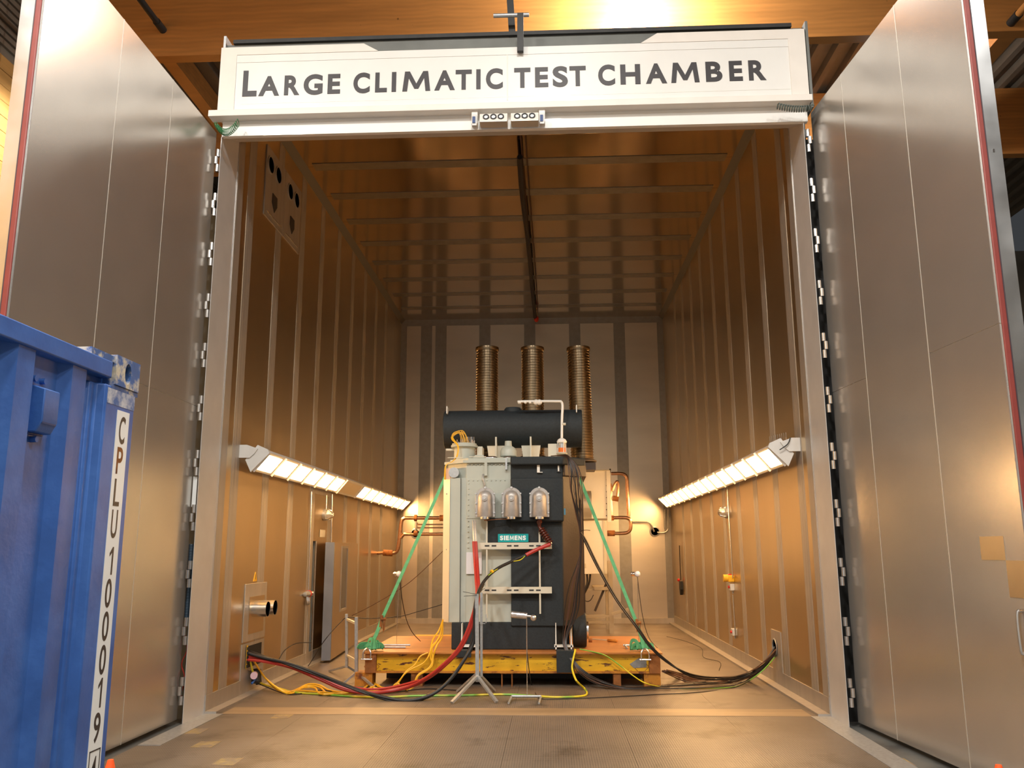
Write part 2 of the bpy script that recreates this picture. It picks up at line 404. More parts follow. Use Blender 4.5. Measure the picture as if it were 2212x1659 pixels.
# ================================================================ CHAMBER SHELL
YF, YB, HW, HC, HO = 9.97, 21.96, 3.5, 7.906, 6.995
gw = [10.48 + 1.172 * k for k in range(10)]          # wall joint strips
edges = [YF] + gw + [YB]
def v_strip(x, sgn, y, z0, z1, w=0.25):
    t = 0.004
    pts = [(-w / 2, 0), (-w / 2, t), (-w * .22, t), (-w * .17, t * 1.6), (-w * .12, t), (w * .12, t), (w * .17, t * 1.6), (w * .22, t), (w / 2, t), (w / 2, 0)]
    return MB().prism([(x - sgn * b, y + a) for a, b in pts], 'z', z0, z1)
for sgn, nm in ((-1, 'wall_left'), (1, 'wall_right')):
    X = sgn * HW; Xo = sgn * (HW + 0.14); a, b = sorted((X + sgn * 0.012, Xo))
    w = MB()
    if sgn < 0:                                           # a doorway is cut in the left wall
        w.box(a, b, YF - 0.20, 14.12, 0, HC); w.box(a, b, 14.34, YB + 0.14, 0, HC); w.box(a, b, 14.12, 14.34, 1.97, HC)
    else: w.box(a, b, YF - 0.20, YB + 0.14, 0, HC)
    wall = struct(nm, w, 'frame_grey')
    for i in range(len(edges) - 1):
        y0, y1 = edges[i] + 0.004, edges[i + 1] - 0.004
        segs = [(y0, y1, 0, HC)]
        if sgn < 0 and y0 < 14.2 < y1: segs = [(y0, 14.12, 0, HC), (14.12, 14.34, 1.97, HC)]
        if sgn < 0 and y0 < 14.34 < y1 and y1 - 14.34 > 0.05: segs.append((14.34, y1, 0, HC))
        if len(segs) == 1 and sgn < 0 and y0 < 14.12 < y1: segs = [(y0, 14.12, 0, HC)]
        p = MB()
        for s0, s1, z0, z1 in segs: p.box(min(X, X + sgn * 0.012), max(X, X + sgn * 0.012), s0, s1, z0, z1)
        p.build('panel', 'steel_side', wall)
    for y in gw[:-1]:
        v_strip(X, sgn, y, 0.05, HC - 0.12).build('joint_strip', 'strip', wall)
    q = MB().box(min(X, X - sgn * 0.14), max(X, X - sgn * 0.14), YF, YB, 0, 0.028)
    q.box(min(X, X - sgn * 0.012), max(X, X - sgn * 0.012), YF, YB, 0.028, 0.20)
    q.build('kick_plate', 'strip', wall)
    # corner strips along the ceiling and beside the opening
    MB().prism([(X, HC - 0.10), (X, HC), (X - sgn * 0.10, HC)], 'y', YF, YB).build('corner_strip', M['corner'], wall)
    MB().box(min(X, X - sgn * 0.008), max(X, X - sgn * 0.008), YF, YF + 0.20, 0.2, HC - 0.15).build('edge_strip', 'strip', wall)
# back wall
wb = struct('wall_back', MB().box(-HW - 0.14, HW + 0.14, YB + 0.012, YB + 0.2, 0, HC + 0.14), 'frame_grey')
bx = [-3.5, -2.81, -2.42, -1.24, -0.04, 1.16, 2.34, 3.5]
for i in range(len(bx) - 1):
    MB().box(bx[i] + 0.003, bx[i + 1] - 0.003, YB, YB + 0.012, 0, HC).build('panel', 'steel_back', wb)
for x in bx[1:-1]:
    MB().box(x - 0.15, x + 0.15, YB - 0.008, YB, 0.1, HC - 0.16).build('joint_strip', 'strip_back', wb)
for sx in (-1, 1):
    MB().box(min(sx * 3.5, sx * 3.34), max(sx * 3.5, sx * 3.34), YB - 0.012, YB, 0.1, HC - 0.15).build('corner_strip', 'strip_back', wb)
MB().box(-3.5, 3.5, YB - 0.014, YB, HC - 0.17, HC).build('top_strip', 'strip_back', wb)
MB().box(-3.5, 3.5, YB - 0.05, YB, 0, 0.13).build('kick_plate', 'strip', wb)
# ceiling
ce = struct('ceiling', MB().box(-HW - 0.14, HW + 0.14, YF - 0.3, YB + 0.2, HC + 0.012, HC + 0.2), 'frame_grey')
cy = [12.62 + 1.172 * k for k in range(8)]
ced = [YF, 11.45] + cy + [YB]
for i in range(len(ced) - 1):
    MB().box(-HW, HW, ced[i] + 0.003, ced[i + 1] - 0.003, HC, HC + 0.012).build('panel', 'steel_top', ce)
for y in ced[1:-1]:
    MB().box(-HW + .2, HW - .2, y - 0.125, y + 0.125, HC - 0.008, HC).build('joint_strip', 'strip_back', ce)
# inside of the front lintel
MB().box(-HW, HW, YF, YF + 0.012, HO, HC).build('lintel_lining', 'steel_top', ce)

# floor of the chamber and the ramp in front, laid in sheets
M['tape'] = mat('worn_yellow_tape', (0.33, 0.235, 0.10), 0.6, var=0.2, vscale=20, col2=(0.235, 0.175, 0.125), cscale=9, cpos=(0.45, 0.6))
fl = struct('floor', MB().box(-3.5, 3.5, 4.0, YB, -0.12, -0.010), 'frame_grey')
fx = [-3.5, -2.34, -1.17, 0.0, 1.17, 2.34, 3.5]
fy = [4.0, 6.9, YF - 0.02, 12.47, 14.97, 17.47, YB]
for j in range(len(fy) - 1):
    for i in range(len(fx) - 1):
        MB().box(fx[i] + 0.001, fx[i + 1] - 0.001, fy[j] + 0.001, fy[j + 1] - 0.001, -0.010, 0.0).build('floor_sheet', 'floor', fl)
MB().box(-3.30, 3.30, YF + 0.0, YF + 0.42, 0.0, 0.004).build('threshold_strip', mat('worn_threshold', (0.33, 0.23, 0.13), 0.42, var=0.2, vscale=1.5, stretch=(0.6, 3, 1)), fl)
for sx in (-1, 1):
    a, b = sorted((sx * 3.5, sx * 3.28))
    MB().box(a, b, 6.6 if sx > 0 else 8.4, YF, 0.0, 0.006).build('edge_strip', 'galv', fl)
for p in ((-3.221, 9.044, 0), (-2.865, 8.464, 0), (-2.405, 7.809, 0), (-2.568, 9.871, 0), (3.424, 7.952, 0)):
    MB().box(p[0] - 0.10, p[0] + 0.10, p[1] - 0.13, p[1] + 0.13, 0.0, 0.0015).build('worn_tape', M['tape'], fl)
#
struct('ground', MB().box(-16, 18, -8, 30, -0.30, -0.121), 'concrete')
hf = MB()
hf.box(-16, -3.52, -8, 30, -0.12, -0.02); hf.box(3.52, 18, -8, 30, -0.12, -0.02); hf.box(-3.52, 3.52, -8, 3.98, -0.12, -0.02)
struct('hall_floor', hf, 'concrete')

# jambs of the opening (metal reveal) and soffit
YO = 9.40
for sgn, nm in ((-1, 'trim_1'), (1, 'trim_2')):
    X = sgn * HW; j = MB()
    a, b = sorted((X, X + sgn * 0.006))
    j.prism([(YO, 0.0), (YF, 0.0), (YF, HO), (YO, 6.77)], 'x', a, b)
    jb = struct(nm, j, 'jamb')
    c, d = sorted((X + sgn * 0.035, X + sgn * 0.05))
    MB().box(min(X - sgn * .004, X), max(X - sgn * .004, X), YF - 0.02, YF + 0.0, 0, HO).build('edge_bead', 'chrome', jb)
struct('trim_3', MB().add([(-3.5, YO, 6.77), (3.5, YO, 6.77), (3.5, YF, HO), (-3.5, YF, HO), (-3.5, YO, 6.80), (3.5, YO, 6.80), (3.5, YF, HO + .03), (-3.5, YF, HO + .03)],
       [(0, 1, 2, 3), (7, 6, 5, 4), (0, 4, 5, 1), (1, 5, 6, 2), (2, 6, 7, 3), (3, 7, 4, 0)]), 'jamb')

# ================================================================ HEADER WITH LETTERING
YH = 9.30
hd = thing('header_sign', 'white header board above the opening with dark lettering and cream frame', 'sign', (0, YH, 6.78))
nl = (-1.68, 9.3, 7.846)[0]; nr = (1.709, 9.3, 7.785)[0]
xl, xr = -3.53, 3.56
MB().box(xl, xr, YH, YH + 0.55, 6.98, 7.80).build('board', 'white', hd, bevel=0.006)
MB().box(-3.49, 3.55, YO - 0.02, YO + 0.04, 6.77, 6.99).build('lower_band', 'white', hd)
MB().prism([(xl, 7.80), (nl + 0.10, 7.80), (nl - 0.08, 7.905), (xl, 7.905)], 'y', YH - 0.012, YH + 0.06).build('top_rim', 'white_trim', hd)
MB().prism([(nr - 0.10, 7.80), (xr, 7.80), (xr, 7.925), (nr + 0.10, 7.925)], 'y', YH - 0.012, YH + 0.06).build('top_rim', 'white_trim', hd)
MB().box(xl, xl + 0.20, YH - 0.012, YH, 7.02, 7.80).build('side_rim', 'white_trim', hd)
MB().box(xr - 0.20, xr, YH - 0.012, YH, 7.02, 7.80).build('side_rim', 'white_trim', hd)
MB().box(xl, xr, YH - 0.005, YH, 7.70, 7.80).build('upper_rim', 'white', hd)
MB().box(xl - 0.09, xr + 0.02, YH - 0.06, YH + 0.10, 6.965, 7.045).build('bottom_lip', 'white_trim', hd, bevel=0.004)
MB().box(-0.01, 0.004, YH - 0.004, YH, 7.10, 7.70).build('board_joint', 'white_trim', hd)
MB().box(-3.25, 3.35, YH - 0.002, YH, 7.145, 7.150).build('board_joint', 'seam', hd)
for px_ in (-0.395, 0.41):
    MB().box(px_ - 0.035, px_ + 0.035, YH - 0.02, YH + 0.08, 6.80, 6.97).build('bracket', 'white_trim', hd)
    MB().box(px_ - 0.028, px_ + 0.028, YH - 0.05, YH - 0.02, 6.76, 6.90).build('limit_switch', 'grey_plastic', hd)
    MB().box(px_ - 0.022, px_ + 0.012, YH - 0.06, YH - 0.05, 6.79, 6.87).build('switch_cover', 'blue_dark', hd)
LET = [('L', -3.238, -3.063), ('A', -3.039, -2.783), ('R', -2.723, -2.534), ('G', -2.485, -2.251), ('E', -2.189, -2.035), ('C', -1.874, -1.673), ('L', -1.607, -1.463), ('I', -1.405, -1.351), ('M', -1.274, -0.935), ('A', -0.885, -0.637), ('T', -0.628, -0.433), ('I', -0.378, -0.326), ('C', -0.261, -0.057), ('T', 0.08, 0.276), ('E', 0.331, 0.49), ('S', 0.543, 0.725), ('T', 0.745, 0.941), ('C', 1.088, 1.289), ('H', 1.353, 1.591), ('A', 1.655, 1.906), ('M', 1.955, 2.29), ('B', 2.367, 2.562), ('E', 2.644, 2.801), ('R', 2.873, 3.077)]
for i, (ch, x0, x1) in enumerate(LET):
    xm = (x0 + x1) / 2; zb = 7.258 + 0.0045 * xm; h = 0.262
    if i == 0: h = 0.345
    if ch in 'CGS': zb -= 0.006; h += 0.012
    glyph(MB(), ch, (x0, YH, zb), (x1 - x0, 0, 0), (0, 0, h), (0, -1, 0), bold=0.036, depth=0.005).build('letter', 'ink', hd)

# signal light boxes under the lip
def signal_box(x, label):
    t = thing('signal_box', label, 'lamp', (x, YH - 0.02, 6.78), 'round light boxes under the sign')
    z0, z1 = 6.785, 6.90
    MB().prism([(YH - 0.10, z0), (YH + 0.06, z0), (YH + 0.06, z1), (YH - 0.06, z1)], 'x', x - 0.165, x + 0.165).build('housing', 'white_trim', t, bevel=0.004)
    MB().box(x - 0.16, x + 0.16, YH - 0.098, YH + 0.05, z0 - 0.008, z0).build('base_strip', 'seam', t)
    for k in (-1, 0, 1):
        c = (x + k * 0.088, YH - 0.082, z0 + 0.058)
        ring = MB().lathe([(0.038, 0), (0.038, 0.012), (0.024, 0.012), (0.024, 0.003)], c, (0, -1, 0.15), n=18).build('lens_ring', 'black', t)
        MB().lathe([(0.0001, 0.010), (0.014, 0.009), (0.024, 0.005)], c, (0, -1, 0.15), n=16).build('lens', 'sign_white', ring)
signal_box(-0.165, 'white light box under the sign, left of the pair')
signal_box(0.205, 'white light box under the sign, right of the pair')

# grey frame above the header and its hangers
gf = struct('trim_4', MB().box(-3.62, 3.62, YH + 0.3, YH + 0.62, 7.78, 8.14), 'frame_grey')
MB().box(-3.5, 3.5, YH + 0.26, YH + 0.66, 8.14, 8.19).build('top_flange', 'dark_steel', gf)
MB().box(3.57, 3.60, YH - 0.02, YH + 0.6, 6.9, 8.02).build('side_plate', 'frame_grey', gf)
MB().box(-3.62, -3.59, YH + 0.25, YH + 0.6, 7.9, 8.24).build('side_plate', 'galv', gf)
hb = thing('hanger_bar', 'dark steel hanger with crossbar standing on top of the header', 'bracket', (0.15, 9.3, 7.8))
MB().bar((0.158, 9.25, 7.705), (0.161, 9.25, 8.215), 0.075, 0.05).build('front_post', 'dark_steel', hb)
MB().bar((0.049, 9.6, 8.136), (-0, 9.6, 9.055), 0.085, 0.05).build('rear_post', 'dark_steel', hb)
MB().cyl((-0.178, 9.42, 8.318), (0.264, 9.42, 8.316), 0.026, n=12).build('crossbar', 'galv', hb)

# coiled cables from header to door leaves
def helix(p, q, r, turns, sag=0.0, n=12):
    p = Vector(p); q = Vector(q); d = q - p; a, b = frame_of(d); out = []
    N = int(turns * n)
    for i in range(N + 1):
        t = i / N; c = p + d * t - Vector((0, 0, sag * 4 * t * (1 - t)))
        out.append(c + (a * math.cos(2 * PI * turns * t) + b * math.sin(2 * PI * turns * t)) * r)
    return out
tag(MB().tube(helix((-3.508, 9.22, 6.847), (-3.233, 9.22, 6.864), 0.042, 17, 0.12), 0.0045, n=5, smooth=False).build('coiled_cable', 'green_coil'), 'green coiled cable sagging at the upper left corner of the opening', 'cable')
tag(MB().tube(helix((3.147, 9.2, 6.884), (3.56, 9.2, 6.849), 0.035, 15, 0.03), 0.0075, n=5, smooth=False).build('coiled_cable', 'grey_coil'), 'dark grey coiled cable at the upper right corner of the opening', 'cable')

# ================================================================ BIG DOOR LEAVES
def leaf(name, sgn, hx, hy, ex, ey, ztop, seams, hsegs, hinge_z):
    # hinge (hx,hy) to free edge (ex,ey)
    h = Vector((hx, hy, 0)); e = Vector((ex, ey, 0)); d = (e - h).normalized(); n = Vector((d.y, -d.x, 0)) * (1 if sgn < 0 else -1)
    if n.x * (-sgn) < 0: n = -n                                # n points to the passage
    T = 0.17; L = (e - h).length; z0 = 0.03
    def P(a, b, z): v = h + d * a + n * b; return (v.x, v.y, z)
    def slab(mb, a0, a1, b0, b1, za, zb):
        vs = [P(a, b, z) for z in (za, zb) for b in (b0, b1) for a in (a0, a1)]
        return mb.add(vs, [(0, 2, 3, 1), (4, 5, 7, 6), (0, 1, 5, 4), (2, 6, 7, 3), (0, 4, 6, 2), (1, 3, 7, 5)])
    root = struct(name, slab(MB(), 0.0, L, -T, -0.012, z0, ztop), 'door_edge')
    cuts = [0.0] + seams + [L - 0.015]
    for i in range(len(cuts) - 1):
        zs = [z0] + hsegs[i] + [ztop]
        for k in range(len(zs) - 1):
            slab(MB(), cuts[i] + 0.0015, cuts[i + 1] - 0.0015, -0.012, 0.0, zs[k] + 0.0025, zs[k + 1] - 0.0025).build('panel', 'door_steel', root)
    for s_ in seams: slab(MB(), s_ - 0.004, s_ + 0.004, -0.010, 0.002, z0, ztop).build('seam_bead', 'seam', root)
    # gasket on the free edge
    slab(MB(), L + 0.0, L + 0.018, -0.050, -0.004, z0, ztop).build('gasket', 'gasket', root, bevel=0.008)
    slab(MB(), L - 0.002, L + 0.012, -0.060, -0.050, z0, ztop).build('gasket_lip', 'gasket_dark', root)
    slab(MB(), L - 0.01, L + 0.004, -T - 0.01, -0.062, z0, ztop).build('edge_plate', 'door_edge', root)
    for z in hinge_z:
        hg = None
        for k in (-1, 0, 1):
            off = 0.018 if k == 0 else 0.0
            c = Vector((sgn * (3.548 if sgn < 0 else 3.555) + sgn * off, 9.44 - off * 0.5, z + k * 0.098))
            mb = MB().cyl(c - Vector((0, 0, 0.046)), c + Vector((0, 0, 0.046)), 0.024, n=12)
            if hg is None: hg = mb.build('hinge', 'chrome', root)
            else: mb.build('knuckle', 'chrome', hg)
    return root, P, slab
def zs_of(ys, side):
    return ys
LHZ = [(-3.547, 9.45, 6.481)[2], (-3.55, 9.45, 5.911)[2], (-3.555, 9.45, 5.283)[2], (-3.546, 9.45, 4.647)[2], (-3.545, 9.45, 4.048)[2], (-3.542, 9.45, 3.425)[2], (-3.537, 9.45, 2.796)[2], (-3.537, 9.45, 2.182)[2], (-3.541, 9.45, 1.563)[2], (-3.54, 9.45, 0.955)[2], (-3.531, 9.45, 0.333)[2]]
RHZ = [(3.565, 9.45, 6.552)[2], (3.563, 9.45, 5.926)[2], (3.567, 9.45, 5.303)[2], (3.563, 9.45, 4.679)[2], (3.565, 9.45, 4.058)[2], (3.559, 9.45, 3.438)[2], (3.563, 9.45, 2.812)[2], (3.561, 9.45, 2.192)[2], (3.562, 9.45, 1.568)[2], (3.562, 9.45, 0.955)[2], (3.561, 9.45, 0.336)[2]]
d1, PL, _ = leaf('door_1', -1, -3.60, 9.48, -3.62, 5.99, 6.87, [1.20, 2.28], [[3.45], [3.45], []], LHZ)
d2, PR, slabR = leaf('door_2', 1, 3.63, 9.50, 3.90, 6.42, 6.94, [0.84, 2.05], [[3.53], [], [3.50]], RHZ)
for z in (4.9,):
    slabR(MB(), 3.0955, 3.0965, -0.12, -0.10, z, z + .03).build('screw', 'chrome', d2)
# recessed pull and cover plates near the free edge of the right leaf
slabR(MB(), 2.52, 2.83, 0.0, 0.004, 1.72, 1.90).build('cover_plate', 'steel_back', d2)
slabR(MB(), 2.83, 3.05, 0.0, 0.004, 1.45, 1.72).build('cover_plate', 'steel_back', d2)
pull = [PR(2.93, 0.004, 1.06), PR(2.93, 0.03, 1.08), PR(2.93, 0.03, 1.33), PR(2.95, 0.004, 1.36), PR(3.06, 0.004, 1.37)]
MB().tube(pull, 0.012, n=8).tube([PR(2.93, 0.004, 1.06), PR(2.97, 0.004, 1.02), PR(3.06, 0.004, 1.01)], 0.012, n=8).build('pull_handle', 'chrome', d2)
# backing sheets added to darken the hinge gaps, and things seen in them
gp = struct('gap_backing_left', MB().box(-3.80, -3.515, 9.70, 9.74, 0.0, 5.9), 'frame_grey')
struct('gap_backing_right', MB().box(3.515, 3.85, 9.70, 9.74, 0.0, 6.7), 'dark_steel')
tag(MB().box(-3.59, -3.545, 9.46, 9.47, (-3.545, 9.5, 2.303)[2], (-3.552, 9.5, 2.643)[2]).build('label_plate', 'sign_white'), 'narrow white plate seen in the gap between the left leaf and the jamb', 'plate')
hz = MB()
z = (-3.557, 9.53, 1.086)[2]; zt = (-3.586, 9.53, 1.877)[2]
prof = []
k = 0
while z < zt:
    prof += [(0.030, z), (0.034, z + 0.012), (0.030, z + 0.024)]; z += 0.03
tag(MB().lathe(prof, (-3.60, 9.56, 0), n=10).build('ribbed_hose', 'blue_hose'), 'dark blue ribbed hose standing in the left hinge gap', 'hose')
tag(MB().tube([(-3.60, 9.53, 0.25), (-3.56, 9.52, 0.45), (-3.61, 9.53, 0.6), (-3.56, 9.53, 0.75), (-3.60, 9.53, 0.95), (-3.58, 9.53, 1.05)], 0.006, n=5).build('red_wire', 'red_cable'), 'thin red wires curled low in the left hinge gap', 'wire')

# ================================================================ HALL SHELL ABOVE AND BEHIND
for nm, y in (('roof_beam', 13.40), ('roof_beam', 18.10)):
    b = struct(nm, MB().box(-8.97, 15, y, y + 0.22, 10.47, 12.07), 'glulam')
def deck(y0, y1):
    m_ = MB(); x = -13.2; top = []
    n = 0; per = 0.42
    prof = []
    while x < 15.2:
        prof += [(x, 12.07), (x + 0.13, 12.07), (x + 0.18, 12.20), (x + 0.37, 12.20)]; x += per
    poly = prof + [(prof[-1][0], 12.26), (prof[0][0], 12.26)]
    vs = [(u, y0, v) for u, v in prof] + [(u, y1, v) for u, v in prof]
    n = len(prof)
    m_.add(vs, [(i, i + 1, i + 1 + n, i + n) for i in range(n - 1)])
    return m_
struct('roof_deck', deck(-8, 30), 'deck')
pa = (-6.446, 13.623, 10.47); pb = (-6.204, 13.636, 10.47)
for nm, x0, x1, y0, y1 in (('purlin', pa[0], pb[0], 13.62, 18.1), ('purlin', 8.3, 8.6, 13.62, 18.1), ('purlin', 11.3, 11.6, 13.62, 18.1), ('purlin', 9.2, 9.5, 18.32, 29)):
    struct(nm, MB().box(x0, x1, y0, y1, 10.47, 10.9), 'glulam')
# side walls of the hall: boards on the left
xw = -9.0
lw = struct('wall_hall_left', MB().box(xw - 0.2, xw - 0.03, -8, 30, 0, 12.3), 'deck')
for k in range(46):
    z0 = 0.0 + k * 0.265
    if z0 + 0.26 > 10.5: break
    MB().box(xw - 0.03, xw, -8, 30, z0, z0 + 0.253).build('board', 'wood_wall', lw)
for k in range(11):
    MB().box(xw - 0.03, xw + 0.02, -8, 30, 10.5 + k * 0.145, 10.5 + k * 0.145 + 0.09).build('cladding_rib', 'deck', lw)
struct('wall_hall_right', MB().box(17.8, 18, -8, 30, 0, 12.3), 'deck')
struct('wall_hall_back', MB().box(-16, 18, 29.8, 30, 0, 12.3), 'deck')
struct('wall_hall_front', MB().box(-16, 18, -8, -7.8, 0, 12.3), mat('pale_hall_wall', (0.5, 0.5, 0.48), 0.6))
for (p, q, r, lb, nm) in (((-6.38, 13.3, 10.985), ((-6.38, 13.3, 10.985)[0], 5.0, (-6.38, 13.3, 10.985)[2]), 0.055, 'dark pipe running under the roof to the beam at upper left', 'dark_steel'),
                      ((8.42, 13.3, 10.619), ((8.42, 13.3, 10.619)[0], 5.0, (8.42, 13.3, 10.619)[2]), 0.06, 'wood coloured pipe meeting the beam at upper right', 'glulam')):
    t = thing('roof_pipe', lb, 'pipe', p)
    MB().cyl(p, q, r, n=12).build('pipe_run', nm, t)
    MB().cyl((p[0], p[1] - 0.16, p[2]), (p[0], p[1] + 0.10, p[2]), r * 1.25, n=14).build('pipe_end', 'dark_steel', t)

# hall lamps (high bays): bell housing with a glowing lens, light inside
def high_bay(x, y, z, power, label, size=0.5, kind='AREA'):
    t = thing('high_bay_lamp', label, 'lamp', (x, y, z), 'high bay lamps under the hall roof')
    MB().lathe([(0.06, 0.45), (0.10, 0.40), (0.12, 0.25), (0.30, 0.05), (0.33, 0.0), (0.31, 0.0), (0.28, 0.05), (0.10, 0.24), (0.06, 0.26)], (x, y, z), n=24).build('shade', 'galv', t)
    MB().cyl((x, y, z + 0.44), (x, y, 12.21), 0.012, n=6).build('suspension', 'dark_steel', t)
    MB().ball((x, y, z + 0.06), 0.09, sc=(1, 1, 1.4)).build('bulb', 'hall_glow', t)
    ld = bpy.data.lights.new('high_bay_light', kind); ld.energy = power; ld.color = HALL_COL
    if kind == 'AREA': ld.shape = 'DISK'; ld.size = size
    else: ld.shadow_soft_size = 0.12
    lo = bpy.data.objects.new('light', ld); COL.objects.link(lo); lo.parent = t; lo.location = (0, 0, -0.07 if kind == 'AREA' else -0.12)
    return t
high_bay(2.1, 12.45, 11.3, BEAM_POWER, 'high bay lamp close to the front roof beam', kind='POINT')
high_bay(7.2, 15.6, 10.6, 420, 'added fill lamp between the two roof beams, hidden behind the right leaf', kind='POINT')  # added lamp, out of sight, brightens the rear beam and roof deck
high_bay(-7.9, 12.9, 9.3, SIDE_POWER, 'high bay lamp beside the board wall at left', kind='POINT')
for x, y, k, w_ in ((-5.5, 1.0, 1.5, 'left of the container'), (0.6, 2.0, 1.1, 'straight before the header'), (7.0, 1.5, 0.7, 'right of the right door leaf'), (-3, -3.0, 1.2, 'behind the camera at left'), (4.5, -3.5, 0.8, 'behind the camera at right')):
    high_bay(x, y, 11.2, HALL_POWER * k, 'high bay lamp over the hall floor, ' + w_, size=1.0)

# ================================================================ CHAMBER LUMINAIRES
def luminaire(sgn, segs, label):
    # face from the wall edge (low) to the room edge (high)
    t = thing('wall_luminaire', label, 'lamp', (sgn * 3.3, segs[0][0], 2.8))
    lo = (sgn * 3.335, 2.815); hi = (sgn * 3.135, 3.05); back_hi = (sgn * 3.27, 3.12); back_lo = (sgn * 3.40, 2.95)
    a0 = segs[0][0]; a1 = segs[-1][1]
    poly = [lo, hi, back_hi, back_lo]
    MB().prism(poly, 'y', a0 + 0.03, a1 - 0.03).build('housing', 'lamp_shell', t)
    for y in (a0, a1 - 0.03):
        pp = [(lo[0] - sgn * -0.01, lo[1] - 0.02), (hi[0] - sgn * 0.02, hi[1] - 0.02), (hi[0], hi[1] + 0.03), (back_hi[0], back_hi[1] + 0.02), (back_lo[0] + sgn * 0.02, back_lo[1])]
        MB().prism(pp, 'y', y, y + 0.03).build('end_cap', 'lamp_shell', t)
    d = Vector((hi[0] - lo[0], 0, hi[1] - lo[1])); nrm = Vector((d.z, 0, -d.x)).normalized()
    if nrm.z > 0: nrm = -nrm
    for (s0, s1, cnt, lit) in segs:
        L = (s1 - s0) / cnt
        for k in range(cnt):
            y0 = s0 + k * L + 0.09; y1 = s0 + (k + 1) * L - 0.03
            p0 = Vector((lo[0], 0, lo[1])) + d * 0.12 + nrm * 0.004; p1 = Vector((lo[0], 0, lo[1])) + d * 0.87 + nrm * 0.004
            q = MB().add([(p0.x, y0, p0.z), (p1.x, y0, p1.z), (p1.x, y1, p1.z), (p0.x, y1, p0.z),
                          (p0.x - nrm.x * .006, y0, p0.z - nrm.z * .006), (p1.x - nrm.x * .006, y0, p1.z - nrm.z * .006), (p1.x - nrm.x * .006, y1, p1.z - nrm.z * .006), (p0.x - nrm.x * .006, y1, p0.z - nrm.z * .006)],
                         [(0, 1, 2, 3), (7, 6, 5, 4), (0, 4, 5, 1), (1, 5, 6, 2), (2, 6, 7, 3), (3, 7, 4, 0)])
            q.build('light_panel', 'lamp_glow' if lit else 'lamp_off', t)
            # fin between panels
            e0 = Vector((lo[0], 0, lo[1])) + nrm * 0.03; e1 = Vector((hi[0], 0, hi[1])) + nrm * 0.03
            MB().add([(lo[0], y0 - .05, lo[1]), (hi[0], y0 - .05, hi[1]), (e1.x, y0 - .05, e1.z), (e0.x, y0 - .05, e0.z), (lo[0], y0 - .035, lo[1]), (hi[0], y0 - .035, hi[1]), (e1.x, y0 - .035, e1.z), (e0.x, y0 - .035, e0.z)],
                     [(0, 1, 2, 3), (7, 6, 5, 4), (0, 4, 5, 1), (1, 5, 6, 2), (2, 6, 7, 3), (3, 7, 4, 0)]).build('louvre', 'white_trim', t)
    # wall bracket at the near end
    br = [(sgn * 3.5, 2.975), (sgn * 3.36, 2.975), (sgn * 3.30, 3.03), (sgn * 3.26, 3.09), (sgn * 3.40, 3.14), (sgn * 3.5, 3.14)]
    MB().prism(br, 'y', a0 - 0.02, a0 + 0.0).build('bracket', 'lamp_shell', t)
    return t
luminaire(-1, [(10.60, 14.85, 6, 1), (14.85, 16.25, 1, 0), (16.25, 21.70, 7, 1)], 'long white wall luminaire on the left wall with one unlit bay')
lr = luminaire(1, [(10.42, 21.20, 15, 1)], 'long white wall luminaire on the right wall, every bay lit')
sp = MB()
for k in range(9): sp.cyl((3.36 - 0.012 * k, 10.5 + 0.05 * k, 3.13), (3.36 - 0.012 * k, 10.5 + 0.05 * k, 3.22), 0.004, n=5)
sp.build('bird_spikes', 'chrome', lr)
MB().tube([(3.38, 10.39, 3.14), (3.34, 10.38, 3.06), (3.24, 10.38, 2.99)], 0.006, n=5).build('lead', 'black', lr)

# ================================================================ PLATFORM
pl = thing('platform', 'low steel platform with rusty top plate and chipped yellow front beam', 'platform', (-0.1, 13.0, 0))
PX0, PX1, PY0, PY1, PT = -2.10, 1.88, 11.97, 14.15, 0.45
MB().box(-1.95, 1.75, 12.75, 12.77, 0.0, 0.42).build('shade_web', 'dark_steel', pl)  # dark plate added to deepen the shade under the platform
MB().box(PX0 - 0.02, PX1 + 0.05, PY0 - 0.03, PY1, 0.425, PT).build('top_plate', 'plate_rust', pl, bevel=0.003)
MB().box(PX0 + 0.15, PX1 - 0.02, PY0 + 0.05, PY0 + 0.07, 0.20, 0.425).build('front_beam', 'yellow_paint', pl)
MB().box(PX0 + 0.15, PX1 - 0.02, PY0 + 0.0, PY0 + 0.14, 0.175, 0.20).build('beam_flange', 'yellow_rust', pl)
MB().box(PX0 + 0.02, PX1 - 0.0, PY1 - 0.16, PY1 - 0.02, 0.18, 0.425).build('rear_beam', 'yellow_rust', pl)
for x in (-1.55, -0.7, 0.2, 1.0):
    MB().box(x, x + 0.12, PY0 + 0.1, PY1 - 0.1, 0.20, 0.42).build('cross_beam', 'rust', pl)
for (x, w) in ((PX0 - 0.14, 0.24), (-1.47, 0.16), (-0.24, 0.15), (1.27, 0.10), (1.68, 0.22)):
    if w < 0.155 and x < 0:
        lg = MB().box(x, x + 0.014, PY0 + 0.02, PY0 + 0.2, 0.0, 0.175).box(x + w - .014, x + w, PY0 + 0.02, PY0 + 0.2, 0.0, 0.175).box(x - 0.01, x + w + .01, PY0 + 0.01, PY0 + 0.2, 0.165, 0.178)
    else: lg = MB().box(x, x + w, PY0 + 0.02, PY0 + 0.25, 0.0, 0.178)
    lg.build('leg', 'yellow_rust' if w > 0.2 else 'rust', pl)
    MB().box(x, x + w, PY1 - 0.3, PY1 - 0.05, 0.0, 0.18).build('leg', 'rust', pl)
for x in (PX0 + 0.0, PX1 - 0.13):
    MB().box(x, x + 0.15, PY0 - 0.01, PY0 + 0.12, 0.178, 0.425).build('corner_bracket', 'rust', pl)
